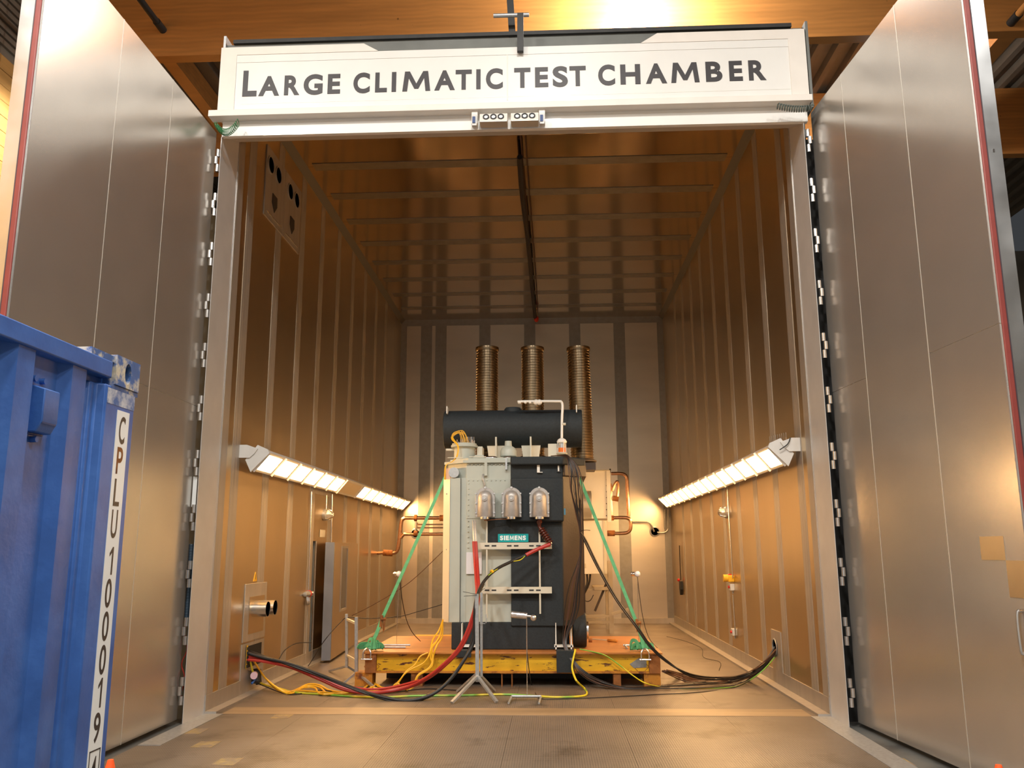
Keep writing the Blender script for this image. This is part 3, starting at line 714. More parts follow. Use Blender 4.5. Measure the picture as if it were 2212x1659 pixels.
for p in ((-2.018, 12.02, 0.252), (1.648, 12.02, 0.258)):
    q = Vector(p); b_ = MB()
    s_ = 0.105
    for u, v in (((-s_, 0, 0), (0, 0, -s_)), ((0, 0, -s_), (s_, 0, 0)), ((-s_, 0, 0), (0, 0, s_)), ((0, 0, s_), (s_, 0, 0))):
        b_.bar(q + Vector(u), q + Vector(v), 0.006, 0.004, up=(0, 1, 0))
    b_.build('diamond_mark', 'rust', pl)
MB().prism([((1.494, 12.01, 0.307)[0], 0.29), ((1.62, 12.01, 0.379)[0], 0.37), (1.72, 0.36), (1.72, 0.25), (1.55, 0.24)], 'y', PY0 + 0.044, PY0 + 0.051).build('bare_patch', mat('bare_grey_steel', (0.30, 0.31, 0.31), 0.4, 0.5, var=0.2, vscale=12), pl)
# dark rubber strips hanging over the beam
for x0, x1, zb in (((0.507, 11.93, 0.387)[0], (0.744, 11.93, 0.388)[0], 0.19), ((-0.852, 11.93, 0.416)[0], (-0.645, 11.93, 0.416)[0], 0.385)):
    tag(MB().box(x0, x1, 11.915, 11.935, zb, 0.475).box(x0, x1, 11.93, 12.2, 0.452, 0.475).build('rubber_mat', 'foam', bevel=0.004),
        'black rubber mat folded down over the yellow beam ' + ('at right' if x0 > 0 else 'at left, short'), 'mat')
tag(MB().box(-1.75, -1.1, 14.2, 14.45, 0.0, 0.40).box(-1.8, -1.05, 14.15, 14.5, 0.40, 0.44).build('yellow_step', 'yellow_paint'), 'yellow steel piece behind the platform left of the transformer', 'step')

# ================================================================ TRANSFORMER
tr = thing('transformer', 'large pale green power transformer half wrapped in black insulation', 'transformer', (-0.1, 13.0, PT))
TY = 12.28
# octagonal tank
tz0 = at_depth(1050, 1344, TY)[2]; tz1 = at_depth(1050, 1000, TY)[2]
xa = at_depth(1007, 1200, TY)[0]; xb = at_depth(1213, 1200, TY)[0]
xL = -1.06; xR = 0.89; YT = 14.02
octo = [(xa, TY), (xb, TY), (xR, TY + 0.26), (xR, YT - 0.2), (xb, YT), (xa, YT), (xL, YT - 0.2), (xL, TY + 0.26)]
MB().prism(octo, 'z', tz0, tz1).build('tank', 'tank', tr, bevel=0.004)
grow = [(x + (0.05 if x > -0.1 else -0.05), y + (-0.05 if y < 13 else 0.05)) for x, y in octo]
MB().prism(grow, 'z', tz1, tz1 + 0.035).build('cover_flange', 'tank', tr)
MB().prism([(x * 0.97, y) for x, y in octo], 'z', tz1 + 0.035, tz1 + 0.075).build('cover', 'tank', tr)
bm_ = MB()
for i in range(14):
    x = xa + 0.02 + i * 0.058
    bm_.ball((x, TY - 0.01, tz1 - 0.025), 0.011, n=8)
bm_.build('flange_bolts', 'tank', tr, kind='stuff')
bm_ = MB()
px0 = at_depth(1007, 1200, TY)[0]
for i in range(18):
    z = at_depth(1010, 1045 + i * 11.5, TY)[2]; bm_.ball((px0 + 0.03, TY - 0.012, z), 0.010, n=8)
for i in range(9):
    bm_.ball((px0 + 0.03 + i * 0.066, TY - 0.012, at_depth(1050, 1038, TY)[2]), 0.010, n=8)
bm_.build('panel_rivets', 'tank', tr, kind='stuff')
MB().box(xa, at_depth(1104, 1100, TY)[0], TY - 0.010, TY, at_depth(1050, 1120, TY)[2], at_depth(1050, 1034, TY)[2]).build('bushing_plate', 'tank', tr, bevel=0.003)
# small brackets under the flange
MB().box(at_depth(1047, 1000, TY)[0], at_depth(1053, 1000, TY)[0], TY - 0.05, TY, at_depth(1050, 1028, TY)[2], tz1).build('gusset', 'tank', tr)
MB().box(at_depth(1092, 1000, TY)[0], at_depth(1096, 1000, TY)[0], TY - 0.06, TY, at_depth(1094, 1015, TY)[2], tz1 + 0.06).build('clamp', 'galv', tr)
MB().tube([at_depth(1044, 1025, TY - 0.03), at_depth(1043, 1032, TY - 0.06), at_depth(1046, 1045, TY - 0.06), at_depth(1046, 1052, TY - 0.05)], 0.014, n=7).build('lead_tail', 'galv', tr)
# terminal cabinet with chamfered side, on the left
cz0 = (-0.995, 12.3, 0.816)[2]; cz1 = (-1.016, 12.3, 2.839)[2]
cab = [((-0.842, 12.27, 1.736)[0], 12.27), ((-0.842, 12.27, 1.736)[0], 12.60), ((-1.109, 12.45, 1.736)[0], 12.60), ((-1.109, 12.45, 1.736)[0], 12.45), ((-0.994, 12.27, 1.737)[0], 12.27)]
cb = MB().prism(cab, 'z', cz0, cz1).build('terminal_cabinet', 'tank', tr, bevel=0.003)
va = Vector(((-1.109, 12.45, 1.736)[0] - 0.003, 12.445, 0)); vb = Vector(((-0.994, 12.27, 1.737)[0] - 0.002, 12.262, 0))
MB().add([va + Vector((0, 0, cz0)), vb + Vector((0, 0, cz0)), vb + Vector((0, 0, cz1)), va + Vector((0, 0, cz1))], [(0, 1, 2, 3)]).build('lit_side_sheet', 'cream', cb)  # cream sheet carries the left lamp's light on the chamfer in its colour
MB().box((-0.841, 12.265, 1.736)[0], (-0.841, 12.265, 1.736)[0] + 0.006, 12.258, 12.272, cz0, cz1).build('door_gap', 'black', cb)
MB().box((-0.841, 12.265, 1.736)[0], xa + 0.01, 12.285, 12.6, cz0, cz1).build('side_filler', 'tank', cb)
for y in (1067, 1187, 1322):
    c = at_depth(965, y, 12.35); MB().ball((c[0], c[1] - .005, c[2]), 0.012, n=8).build('lock', 'galv', cb)
# junction box above the cabinet
c = (-0.941, 12.35, 2.916)
MB().cyl((c[0], 12.25, c[2]), (c[0], 12.5, c[2]), 0.075, n=18).build('junction_drum', 'galv', tr)
MB().box((-1.071, 12.3, 2.913)[0], (-0.989, 12.3, 2.912)[0], 12.27, 12.32, (-1.029, 12.3, 2.825)[2], (-1.031, 12.3, 2.98)[2]).build('junction_plate', mat('peach_plate', (0.75, 0.50, 0.36), 0.45), tr)
# plinth, feet and roller
pz = (-0.982, 12.25, 0.814)[2]
MB().prism([(-0.955, 12.26), (0.50, 12.26), (0.70, 12.5), (0.70, 13.8), (-0.955, 13.8)], 'z', PT + 0.002, pz).build('plinth_wrap', 'foam', tr, bevel=0.01)
for x in (-0.80, 0.50):
    f_ = MB()
    for dx in (0.0, 0.21):
        f_.prism([(x + dx - 0.006, PT + 0.02), (x + dx + 0.014, PT + 0.02), (x + dx + 0.010, pz), (x + dx, pz)], 'y', 12.10, 12.24)
    f_.box(x - 0.02, x + 0.24, 12.10, 12.24, PT + 0.05, PT + 0.075)
    f_.build('jacking_foot', 'cabinet_white', tr)
r0 = (0.799, 12.35, 0.661)
MB().cyl((r0[0] - 0.05, 12.55, PT + 0.24), (r0[0] + 0.14, 12.55, PT + 0.24), 0.235, n=28).build('insulated_valve_drum', 'foam', tr, bevel=0.015)
v_ = MB().cyl((r0[0] + 0.14, 12.55, PT + 0.24), (r0[0] + 0.17, 12.55, PT + 0.24), 0.12, n=16)
v_.build('valve_flange', 'chrome', tr)
MB().cyl((r0[0] + 0.17, 12.52, PT + 0.10), (r0[0] + 0.22, 12.52, PT + 0.10), 0.03, n=10).build('drain_cock', 'rust', tr)
# insulation on the right half
iy = TY - 0.02
ix0 = at_depth(1104, 1200, iy)[0]; ix1 = at_depth(1213, 1200, iy)[0]
zz = lambda y: at_depth(1150, y, iy)[2]
MB().prism([(ix0, iy - 0.03), (ix1 + 0.01, iy - 0.03), (xR + 0.015, TY + 0.20), (xR + 0.015, YT - 0.2), (xR, YT - 0.2), (xR, TY + 0.24), (ix1, TY - 0.002), (ix0, TY - 0.002)], 'z', at_depth(1150, 1352, iy)[2], at_depth(1150, 1120, iy)[2]).build('insulation_wrap', 'foam', tr, bevel=0.008)
MB().prism([(ix1 + 0.014, iy - 0.026), (xR + 0.020, TY + 0.19), (xR + 0.020, YT - 0.2), (xR + 0.016, YT - 0.2), (xR + 0.016, TY + 0.196), (ix1 + 0.012, iy - 0.022)], 'z', at_depth(1150, 1340, iy)[2], at_depth(1150, 1030, iy)[2]).build('wrap_side', 'foam_side', tr)
MB().box(ix0, (0.642, 12.15, 2.375)[0], 12.13, TY, (0.194, 12.13, 2.201)[2], (0.2, 12.13, 2.822)[2]).build('insulation_bulge', 'foam', tr, bevel=0.025)
MB().box(ix0, (0.638, 12.2, 2.904)[0], 12.22, TY, (0.198, 12.2, 2.801)[2], (0.2, 12.2, 3.04)[2]).build('insulation_band', 'foam', tr, bevel=0.01)
MB().prism([(ix0, 12.13), (ix1 + 0.03, 12.13), (xR + 0.08, 12.42), (xR + 0.08, 13.6), (ix0, 13.6)], 'z', (0.201, 12.13, 3.007)[2], (0.202, 12.13, 3.126)[2]).build('insulation_lip', 'foam', tr, bevel=0.02)
MB().prism([(ix1 + 0.06, 12.20), (xR + 0.09, 12.43), (xR + 0.09, 13.6), (xR + 0.03, 13.6), (xR + 0.03, 12.46), (ix1 + 0.02, 12.24)], 'z', (0.196, 12.3, 2.849)[2], (0.198, 12.3, 3.024)[2]).build('lit_lip_band', 'foam_side', tr, bevel=0.01)  # lip edge with the warm lamp light painted in as brown
MB().box(at_depth(1052, 1150, TY)[0], ix0 + 0.01, iy - 0.012, TY, at_depth(1070, 1174, iy)[2], at_depth(1070, 1119, iy)[2]).build('insulation_patch', 'foam', tr, bevel=0.005)
MB().box((0.266, 12.19, 2.972)[0], (0.306, 12.19, 2.972)[0], 12.185, 12.205, (0.286, 12.19, 2.899)[2], (0.287, 12.19, 3.019)[2]).box((0.306, 12.19, 2.972)[0], (0.346, 12.19, 2.972)[0], 12.185, 12.205, (0.286, 12.19, 2.899)[2], (0.286, 12.19, 2.909)[2]).build('white_lug', 'cabinet_white', tr)
MB().box((0.552, 12.21, 2.972)[0], (0.612, 12.21, 2.971)[0], 12.20, 12.215, (0.571, 12.2, 2.904)[2], (0.573, 12.2, 3.011)[2]).build('slot', 'black', tr)
MB().box((0.565, 12.19, 2.97)[0], (0.585, 12.19, 2.97)[0], 12.19, 12.2, (0.571, 12.2, 2.917)[2], (0.573, 12.2, 2.997)[2]).build('white_lug', 'cabinet_white', tr)
lb = (0.75, 21.072, 2.788)
MB().box((0.615, 12.1, 2.373)[0], (0.667, 12.1, 2.372)[0], 12.24, 12.248, (0.641, 12.2, 2.299)[2], (0.643, 12.2, 2.39)[2]).build('tape_patch', 'light_blue', tr)
# cable rails and uprights
for ya, yb in ((1172, 1186), (1268, 1282)):
    x0 = at_depth(1033, ya, 12.12)[0]; x1 = at_depth(1192, ya, 12.12)[0]; z1 = at_depth(1110, ya, 12.12)[2]; z0 = at_depth(1110, yb, 12.12)[2]
    rl = MB().box(x0, x1, 12.115, 12.122, z0, z1).box(x0, x1, 12.122, 12.17, z1 - 0.006, z1).build('cable_rail', 'cream', tr)
    for x in (1052, 1067, 1100, 1115, 1148, 1163):
        c = at_depth(x, (ya + yb) / 2, 12.11)
        MB().box(c[0] - 0.032, c[0] + 0.032, 12.112, 12.116, c[2] - 0.010, c[2] + 0.010).build('slot', 'dark_steel', rl)
MB().box((-0.461, 12.13, 1.736)[0], (-0.441, 12.13, 1.735)[0], 12.124, 12.16, (-0.459, 12.13, 0.886)[2], (-0.462, 12.13, 2.212)[2]).build('rail_upright', 'cream', tr)
MB().box((0.281, 12.13, 1.733)[0], (0.304, 12.13, 1.733)[0], 12.124, 12.16, (0.286, 12.13, 0.941)[2], (0.298, 12.13, 2.053)[2]).build('rail_upright', 'cream', tr)
for x in ((-0.448, 12.13, 1.735)[0], (0.294, 12.13, 1.733)[0]):
    for z in ((-0.069, 12.13, 1.875)[2], (-0.072, 12.13, 1.26)[2]): MB().box(x - 0.02, x + 0.02, 12.15, TY, z - 0.015, z + 0.015).build('rail_stay', 'cream', tr)
# nameplate
n0 = (-0.296, 12.11, 1.92); n1 = (0.135, 12.11, 2.034)
npl = MB().box(n0[0], n1[0], 12.18, 12.19, n0[2], n1[2]).build('nameplate', 'teal', tr)
wd = 'SIEMENS'; tx0 = (-0.268, 12.18, 1.979)[0]; tx1 = (0.1, 12.18, 1.977)[0]; zc0 = (-0.084, 12.18, 1.946)[2]; zc1 = (-0.084, 12.18, 2.01)[2]
ws = [1, .42, .95, 1.25, .95, 1.1, 1.0]; tot = sum(ws) + 0.22 * 6; u = (tx1 - tx0) / tot; x = tx0
for ch, w in zip(wd, ws):
    glyph(MB(), ch, (x, 12.18, zc0), (w * u, 0, 0), (0, 0, zc1 - zc0), (0, -1, 0), bold=0.045, depth=0.002).build('letter', 'sign_white', npl)
    x += (w + 0.22) * u
# document sleeve
tag(MB().box((-0.754, 12.26, 1.639)[0], (-0.53, 12.26, 1.638)[0], 12.250, 12.256, (-0.667, 12.26, 1.478)[2], (-0.669, 12.26, 1.781)[2]).build('document_sleeve', 'paper', bevel=0.003),
    'white papers in a clear sleeve stuck to the front of the transformer', 'document')
# three cast bushing housings
def bushing(xc, yt=1052, yb=1121, w=37, back=12.14):
    f = 12.08; x = at_depth(xc, 1090, f)[0]; hw = w / 2 / 150.0 * 1.0
    z0 = at_depth(xc, yb - 4, f)[2]; zs = at_depth(xc, yt + 22, f)[2]
    g = thing_part('bushing_housing', tr, [(hw, z0, zs)], x, f, back)
    return g, x, z0
def thing_part(name, parent, spec, x, f, back):
    hw, z0, zs = spec[0]
    mb = MB()
    # half-round body with domed top
    n = 12; rings = []
    def ring(z, r):
        return [(x + r * math.cos(PI * i / n), back - 0.06 - r * 1.05 * math.sin(PI * i / n), z) for i in range(n + 1)]
    lv = [(z0, hw * .86), (z0 + 0.015, hw * .92), (zs - 0.02, hw * .84), (zs, hw * .83)]
    for j in range(1, 7):
        a = PI / 2 * j / 6; lv.append((zs + hw * 0.83 * math.sin(a), max(hw * .83 * math.cos(a), 0.002)))
    vs = []
    for z, r in lv: vs += ring(z, r)
    m = n + 1; fs = []
    for k in range(len(lv) - 1):
        for i in range(n): fs.append((k * m + i, k * m + i + 1, (k + 1) * m + i + 1, (k + 1) * m + i))
    mb.add(vs, fs, True)
    mb.add([vs[i] for i in range(m)], [tuple(range(m))])
    g = mb.build(name, 'alu_cast', parent)
    # rear flange with ears
    hb = hw * 1.13
    poly = [(x - hb, z0), (x + hb, z0), (x + hb, zs)] + [(x + hb * math.cos(PI * i / 12), zs + hb * math.sin(PI * i / 12)) for i in range(1, 12)] + [(x - hb, zs)]
    MB().prism(poly, 'y', back - 0.07, back).build('flange', 'alu_cast', g, bevel=0.004)
    for k in range(3):
        z = z0 + 0.06 + k * 0.135
        for s in (-1, 1): MB().cyl((x + s * hb * 0.93, back - 0.085, z), (x + s * hb * 0.93, back - 0.065, z), 0.012, n=8).build('bolt', 'chrome', g)
    MB().cyl((x, back - 0.085, zs + hb * 0.97), (x, back - 0.06, zs + hb * 0.97), 0.017, n=8).build('bolt', 'chrome', g)
    cz = zs - 0.02
    MB().cyl((x, back - 0.06 - hw * 0.86, cz), (x, back - 0.075 - hw * 0.93, cz), 0.040, n=20).build('sight_cap', 'alu_cast', g)
    MB().cyl((x, back - 0.075 - hw * 0.93, cz), (x, back - 0.085 - hw * 0.93, cz), 0.020, n=14).build('cap_plug', 'chrome', g)
    MB().box(x - hw * 0.8, x + hw * 0.8, back - 0.01, 12.29, z0 + 0.03, zs + hw * 0.6).build('neck', 'alu_cast', g)
    MB().cyl((x, back - 0.12, z0 - 0.03), (x, back - 0.12, z0), 0.068, n=18).build('bottom_ring', 'chrome', g)
    return g
for xc in (1048, 1105, 1165): bushing(xc)
MB().tube([(-0.49, 12.15, 2.225), (-0.331, 12.14, 2.237), (-0.114, 12.15, 2.243)], 0.008, n=6).build('link_wire', 'copper', tr)
# brown insulator hanging from the right housing
ins = []
for a in range(13):
    ins.append((0.030 if a % 2 else 0.048, a * 0.018))
pA = Vector((0.293, 12.12, 2.226)); pB = Vector((0.292, 12.12, 2.13)); pC = Vector((0.452, 12.05, 1.885))
MB().lathe([(0.035, 0), (0.045, 0.03), (0.028, 0.06), (0.024, (pB - pA).length)], pA, pB - pA, n=16).build('insulator_neck', 'porcelain', tr)
L = (pC - pB).length; prof = [(0.022, 0)]
for k in range(7):
    h = L * (0.14 + k * 0.12); prof += [(0.026, h), (0.055, h + L * .03), (0.055, h + L * .05), (0.026, h + L * .075)]
prof.append((0.02, L))
MB().lathe(prof, pB, pC - pB, n=16).build('ribbed_insulator', 'porcelain', tr)
# conservator
CY = 13.25
cl = at_depth(961, 925, CY); crr = at_depth(1257, 925, CY); zt = at_depth(1100, 884, CY - 0.1)[2]; zb = at_depth(1100, 967, CY - 0.1)[2]
rc = (zt - zb) / 2 * 0.985; zc = (zt + zb) / 2
cv = MB().lathe([(rc - 0.012, 0), (rc, 0.012), (rc, crr[0] - cl[0] - 0.012), (rc - 0.012, crr[0] - cl[0])], (cl[0], CY, zc), (1, 0, 0), n=40).build('conservator', 'foam', tr)
MB().lathe([(0.14, 0), (0.14, 0.06), (0.12, 0.09), (0.0001, 0.10)], (at_depth(1108, 880, CY)[0], CY, zc + rc - 0.05), (0, 0, 1), n=20).build('access_hatch', 'foam', cv)
for xx in (970, 1244):
    MB().box(at_depth(xx, 884, CY)[0] - 0.006, at_depth(xx, 884, CY)[0] + 0.008, CY - 0.30, CY - 0.10, zc + rc * 0.72, zc + rc + 0.03).build('lifting_lug', 'cabinet_white', cv)
for xx in (1073, 1147):
    c = at_depth(xx, 968, CY - 0.1)
    MB().prism([(c[0] - 0.11, tz1 + 0.07), (c[0] + 0.11, tz1 + 0.07), (c[0] + 0.16, zc - rc + 0.10), (c[0] - 0.16, zc - rc + 0.10)], 'y', CY - 0.12, CY - 0.09).build('saddle', 'cream', tr)
    MB().box(c[0] - 0.012, c[0] + 0.012, CY - 0.30, CY - 0.12, tz1 + 0.07, zc - rc + 0.14).build('saddle_rib', 'cream', tr)
c = (-0.171, 12.7, 3.191); zq = (-0.171, 12.7, 3.423)[2] - c[2]
MB().lathe([(0.125, 0), (0.125, zq * .35), (0.10, zq * .55), (0.055, zq * .68), (0.05, zq)], c, n=20).build('buchholz_dome', 'tank', tr)
# left turret with stud plate and thermocouple wires
TX = (-0.825, 12.6, 3.228)[0]
MB().lathe([(0.155, 0), (0.155, 0.19), (0.20, 0.195), (0.20, 0.225), (0.185, 0.23), (0.185, 0.25)], (TX, 12.6, tz1 + 0.07), n=28).build('turret', 'tank', tr)
st = MB()
for i in range(11):
    a = 2 * PI * i / 11; st.cyl((TX + 0.15 * math.cos(a), 12.6 + 0.15 * math.sin(a), tz1 + 0.32), (TX + 0.15 * math.cos(a), 12.6 + 0.15 * math.sin(a), tz1 + 0.37), 0.008, n=6)
for i in range(12): st.cyl((TX - 0.05 + 0.018 * i, 12.55 + 0.02 * (i % 3), tz1 + 0.32), (TX - 0.05 + 0.018 * i, 12.55, tz1 + 0.42), 0.005, n=5)
st.build('terminal_studs', 'chrome', tr, kind='stuff')
MB().box(TX + 0.19, TX + 0.27, 12.6, 12.9, tz1 + 0.07, tz1 + 0.28).build('turret_box', 'cream', tr)
MB().box((-1.139, 12.6, 3.266)[0] + 0.04, TX - 0.15, 12.58, 12.62, tz1 + 0.22, tz1 + 0.25).build('turret_tab', 'cream', tr)
MB().prism([((-0.689, 12.4, 3.136)[0], tz1 + .07), ((-0.497, 12.4, 3.135)[0], tz1 + .07), ((-0.525, 12.4, 3.169)[0], tz1 + .13), ((-0.648, 12.4, 3.17)[0], tz1 + .13)], 'y', 12.4, 12.6).build('hand_hole_cover', 'tank', tr)
for i, x in enumerate((1056, 1064, 1098)):
    c = at_depth(x, 990, 12.4); MB().ball((c[0], c[1], c[2]), 0.055, n=10, sc=(1.5, 1, 0.6)).build('foil_wad', 'alu_tape', tr)
MB().box((-1.037, 12.4, 3.085)[0], (-0.811, 12.4, 3.083)[0], 12.27, 12.29, tz1 + 0.075, tz1 + 0.085).box((-0.72, 12.3, 3.072)[0], (-0.476, 12.3, 3.07)[0], 12.26, 12.28, tz1 + 0.085, tz1 + 0.095).build('cover_rail', 'cream', tr)
# oil pipe with breather
bp = MB().tube([(-0.033, 12.85, 4.05), (0.124, 12.85, 4.055), (0.586, 12.85, 4.05), (0.636, 12.85, 4.042), (0.657, 12.85, 3.984), (0.645, 12.8, 3.768), (0.636, 12.7, 3.45)], 0.020, n=10)
bp.build('breather_pipe', 'cabinet_white', tr)
vv = MB()
for x, r_ in ((1122, .03), (1135, .025), (1145, .025), (1158, .045), (1165, .045)): vv.ball(at_depth(x, 869, 12.85), r_, n=10)
vv.build('pipe_valves', 'cabinet_white', tr)
MB().cyl((0.644, 12.76, 3.684), (0.7, 12.76, 3.683), 0.02, n=8).build('pipe_clamp', 'cream', tr)
bc = Vector((0.634, 12.6, 3.215)); bt = Vector((0.638, 12.6, 3.423)); H = bt.z - bc.z
MB().lathe([(0.075, 0), (0.085, 0.015), (0.06, 0.03)], (bc.x, 12.6, bc.z - 0.01), n=20).build('breather_base', 'cream', tr)
MB().cyl((bc.x, 12.6, bc.z + 0.02), (bc.x, 12.6, bc.z + 0.085), 0.052, n=20).build('gel_fill', 'silica', tr)
MB().cyl((bc.x, 12.6, bc.z + 0.085), (bc.x, 12.6, bc.z + 0.16), 0.052, n=20).build('glass_cylinder', 'galv', tr)
MB().lathe([(0.07, 0), (0.075, 0.02), (0.06, 0.05), (0.03, 0.07)], (bc.x, 12.6, bc.z + 0.16), n=20).build('breather_cap', 'cabinet_white', tr)
rod = MB()
for a in range(4): rod.cyl((bc.x + 0.065 * math.cos(a * PI / 2 + .4), 12.6 + 0.065 * math.sin(a * PI / 2 + .4), bc.z), (bc.x + 0.065 * math.cos(a * PI / 2 + .4), 12.6 + 0.065 * math.sin(a * PI / 2 + .4), bc.z + 0.17), 0.006, n=5)
rod.build('tie_rods', 'cabinet_white', tr)
MB().box((0.428, 12.7, 3.298)[0], (0.561, 12.7, 3.297)[0], 12.62, 12.72, tz1 + 0.08, (0.471, 12.7, 3.367)[2]).build('breather_bracket', 'cream', tr)
# yellow thermocouple wires
for i in range(9):
    k = i / 9.0
    a = at_depth(996 + 20 * k, 958, 12.5); s = 0.012 * i; q = 10 * math.sin(i * 2.3)
    tag(MB().tube([(a[0], a[1], a[2] - 0.02), at_depth(995 + 16 * k, 944 - q * .3, 12.5), at_depth(990 + 10 * k, 930 + 5 * (1 - k) + q * .2, 12.5), at_depth(979 + 3 * k, 938 + q * .3, 12.48), at_depth(975 + 5 * k, 948 + q * .2, 12.45), at_depth(988 + k * 3, 963, 12.38), at_depth(986 + k * 3, 985, 12.33), at_depth(976 + k * 2, 997, 12.26), at_depth(963 + k * 2, 1004, 12.22), at_depth(960 + k * 3, 1020, 12.22), at_depth(960 + k * 3, 1036, 12.26)], 0.0035, n=5).build('thermocouple_wire', 'yellow_cable'),
        'thin yellow sensor wire looping from the studs of the left turret', 'wire', 'yellow wires on the transformer top')

# ================================================================ SPIRAL DUCTS
def duct(xt, xb_, y, yt, yb, label):
    top = at_depth(xt, yt, y); bot = at_depth(xb_, yb, y); r = 0.182
    t = thing('corrugated_duct', label, 'duct', (bot[0], y, bot[2]), 'bronze corrugated ducts above the transformer')
    H = top[2] - bot[2]; n = 42; prof = []
    for i in range(n):
        h = H * i / n; s = H / n
        prof += [(r - 0.004, h), (r - 0.004, h + s * .5), (r + 0.006, h + s * .66), (r + 0.006, h + s * .86)]
    prof += [(r, H), (r - 0.012, H), (r - 0.012, 0)]
    d = Vector(top) - Vector(bot)
    MB().lathe(prof, bot, d, n=28).build('spiral_wall', 'duct', t)
    MB().lathe([(r + 0.012, H - 0.05), (r + 0.016, H - 0.04), (r + 0.012, H + 0.003), (r - .01, H + 0.003)], bot, d, n=28).build('rim', 'duct', t)
    MB().lathe([(r + 0.02, 0), (r + 0.05, 0.01), (r + 0.05, 0.03), (r + 0.012, 0.05), (r, .06)], bot, d, n=28).build('foot_collar', 'foam_side', t)
    return t
duct(1052.5, 1052, 13.80, 752, 992, 'bronze corrugated duct, leftmost of the three above the transformer')
duct(1150, 1152, 13.80, 752, 992, 'bronze corrugated duct, middle one of the three above the transformer')
duct(1249, 1258, 13.80, 752, 1000, 'bronze corrugated duct, rightmost of the three beside the transformer')
tag(MB().box((0.813, 13.7, 3.186)[0], (1.185, 13.7, 3.183)[0], 13.60, 14.05, (0.989, 13.7, 3.065)[2], (0.991, 13.7, 3.177)[2]).bar((0.95, 13.8, 0.45), (0.95, 13.8, (0.989, 13.7, 3.08)[2]), 0.06).build('duct_bracket', 'foam_side'), 'brown ledge carrying the right duct behind the transformer', 'bracket')

# ================================================================ AIR UNIT BEHIND
UY = 19.3
M['stand'] = mat('tan_painted_stand', (0.40, 0.34, 0.25), 0.5, 0.2, var=0.08)
au = thing('air_unit', 'white air handling unit on a steel stand behind the transformer at right', 'cooling unit', (0.9, 19.8, 0))
def bx_(n_, x0, x1, ya, yb, d0, d1, m_, par=au, bev=0.006):
    a = at_depth(x0, yb, d0); b = at_depth(x1, ya, d0)
    return MB().box(a[0], b[0], d0, d1, a[2], b[2]).build(n_, m_, par, bevel=bev)
up = bx_('upper_cabinet', 1150, 1316, 1017, 1121, UY, UY + 1.2, 'cabinet_white')
bx_('cabinet_rim', 1150, 1318, 1015, 1019, UY - 0.03, UY, 'cream', up)
bx_('side_flange', 1312, 1318, 1017, 1128, UY - 0.03, UY + 0.02, 'cabinet_white', up)
rv = MB()
for k in range(7): rv.ball(at_depth(1310, 1036 + k * 13, UY - 0.005), 0.012, n=6)
rv.build('rivets', 'dark_steel', up)
lw_ = bx_('lower_cabinet', 1180, 1308, 1125, 1240, UY - 0.1, UY + 0.5, 'cabinet_white')
bx_('cabinet_edge', 1305, 1309, 1125, 1240, UY - 0.12, UY - 0.09, 'cream', lw_)
bx_('door_latch', 1260, 1266, 1217, 1227, UY - 0.13, UY - 0.1, 'cream', lw_)
a = at_depth(1262, 1092, UY - 0.02)
MB().cyl((a[0] - 0.5, UY - 0.30, a[2]), (at_depth(1277, 1092, UY - 0.3)[0], UY - 0.30, a[2]), 0.31, n=28).build('fan_duct', 'seam', au)
for xx, yy in ((at_depth(1320, 1300, UY)[0], UY + 0.1), (at_depth(1320, 1300, UY)[0], UY + 1.15), (-0.6, UY + 0.1), (-0.6, UY + 1.15)):
    MB().box(xx - 0.05, xx + 0.05, yy - 0.05, yy + 0.05, 0, 1.55).build('leg', 'stand', au)
fz = lambda y: at_depth(1300, y, UY + 0.1)[2]
for y, h in ((1270, 0.05), (1328, 0.05), (1341, 0.05)):
    MB().box(-0.6, at_depth(1322, y, UY + 0.1)[0], UY + 0.06, UY + 0.14, fz(y) - h, fz(y)).build('stand_rail', 'stand', au)
MB().bar(at_depth(1285, 1320, UY + .2), at_depth(1310, 1260, UY + .2), 0.05).build('stand_brace', 'foam_side', au)
MB().box(at_depth(1283, 1255, UY)[0], at_depth(1322, 1255, UY)[0], UY, UY + 1.2, fz(1274), fz(1270) + 0.02).build('stand_shelf', 'stand', au)
MB().bar(at_depth(1322, 1327, UY - 0.2), at_depth(1358, 1316, UY - 0.2), 0.03, 0.06).bar(at_depth(1356, 1318, UY - .2), at_depth(1362, 1345, UY - .2), 0.015).build('drip_tray', 'stand', au)
MB().tube([at_depth(1268, 1241, UY), at_depth(1268, 1262, UY - .1), at_depth(1256, 1288, UY - .2)], 0.022, n=6).tube([at_depth(1275, 1241, UY), at_depth(1272, 1262, UY - .1), at_depth(1258, 1290, UY - .2)], 0.022, n=6).build('cabinet_leads', 'dark_cable', au)
MB().tube([at_depth(1256, 1284, UY), at_depth(1265, 1298, UY), at_depth(1275, 1297, UY), at_depth(1282, 1285, UY)], 0.010, n=5).build('looped_lead', 'dark_cable', au)
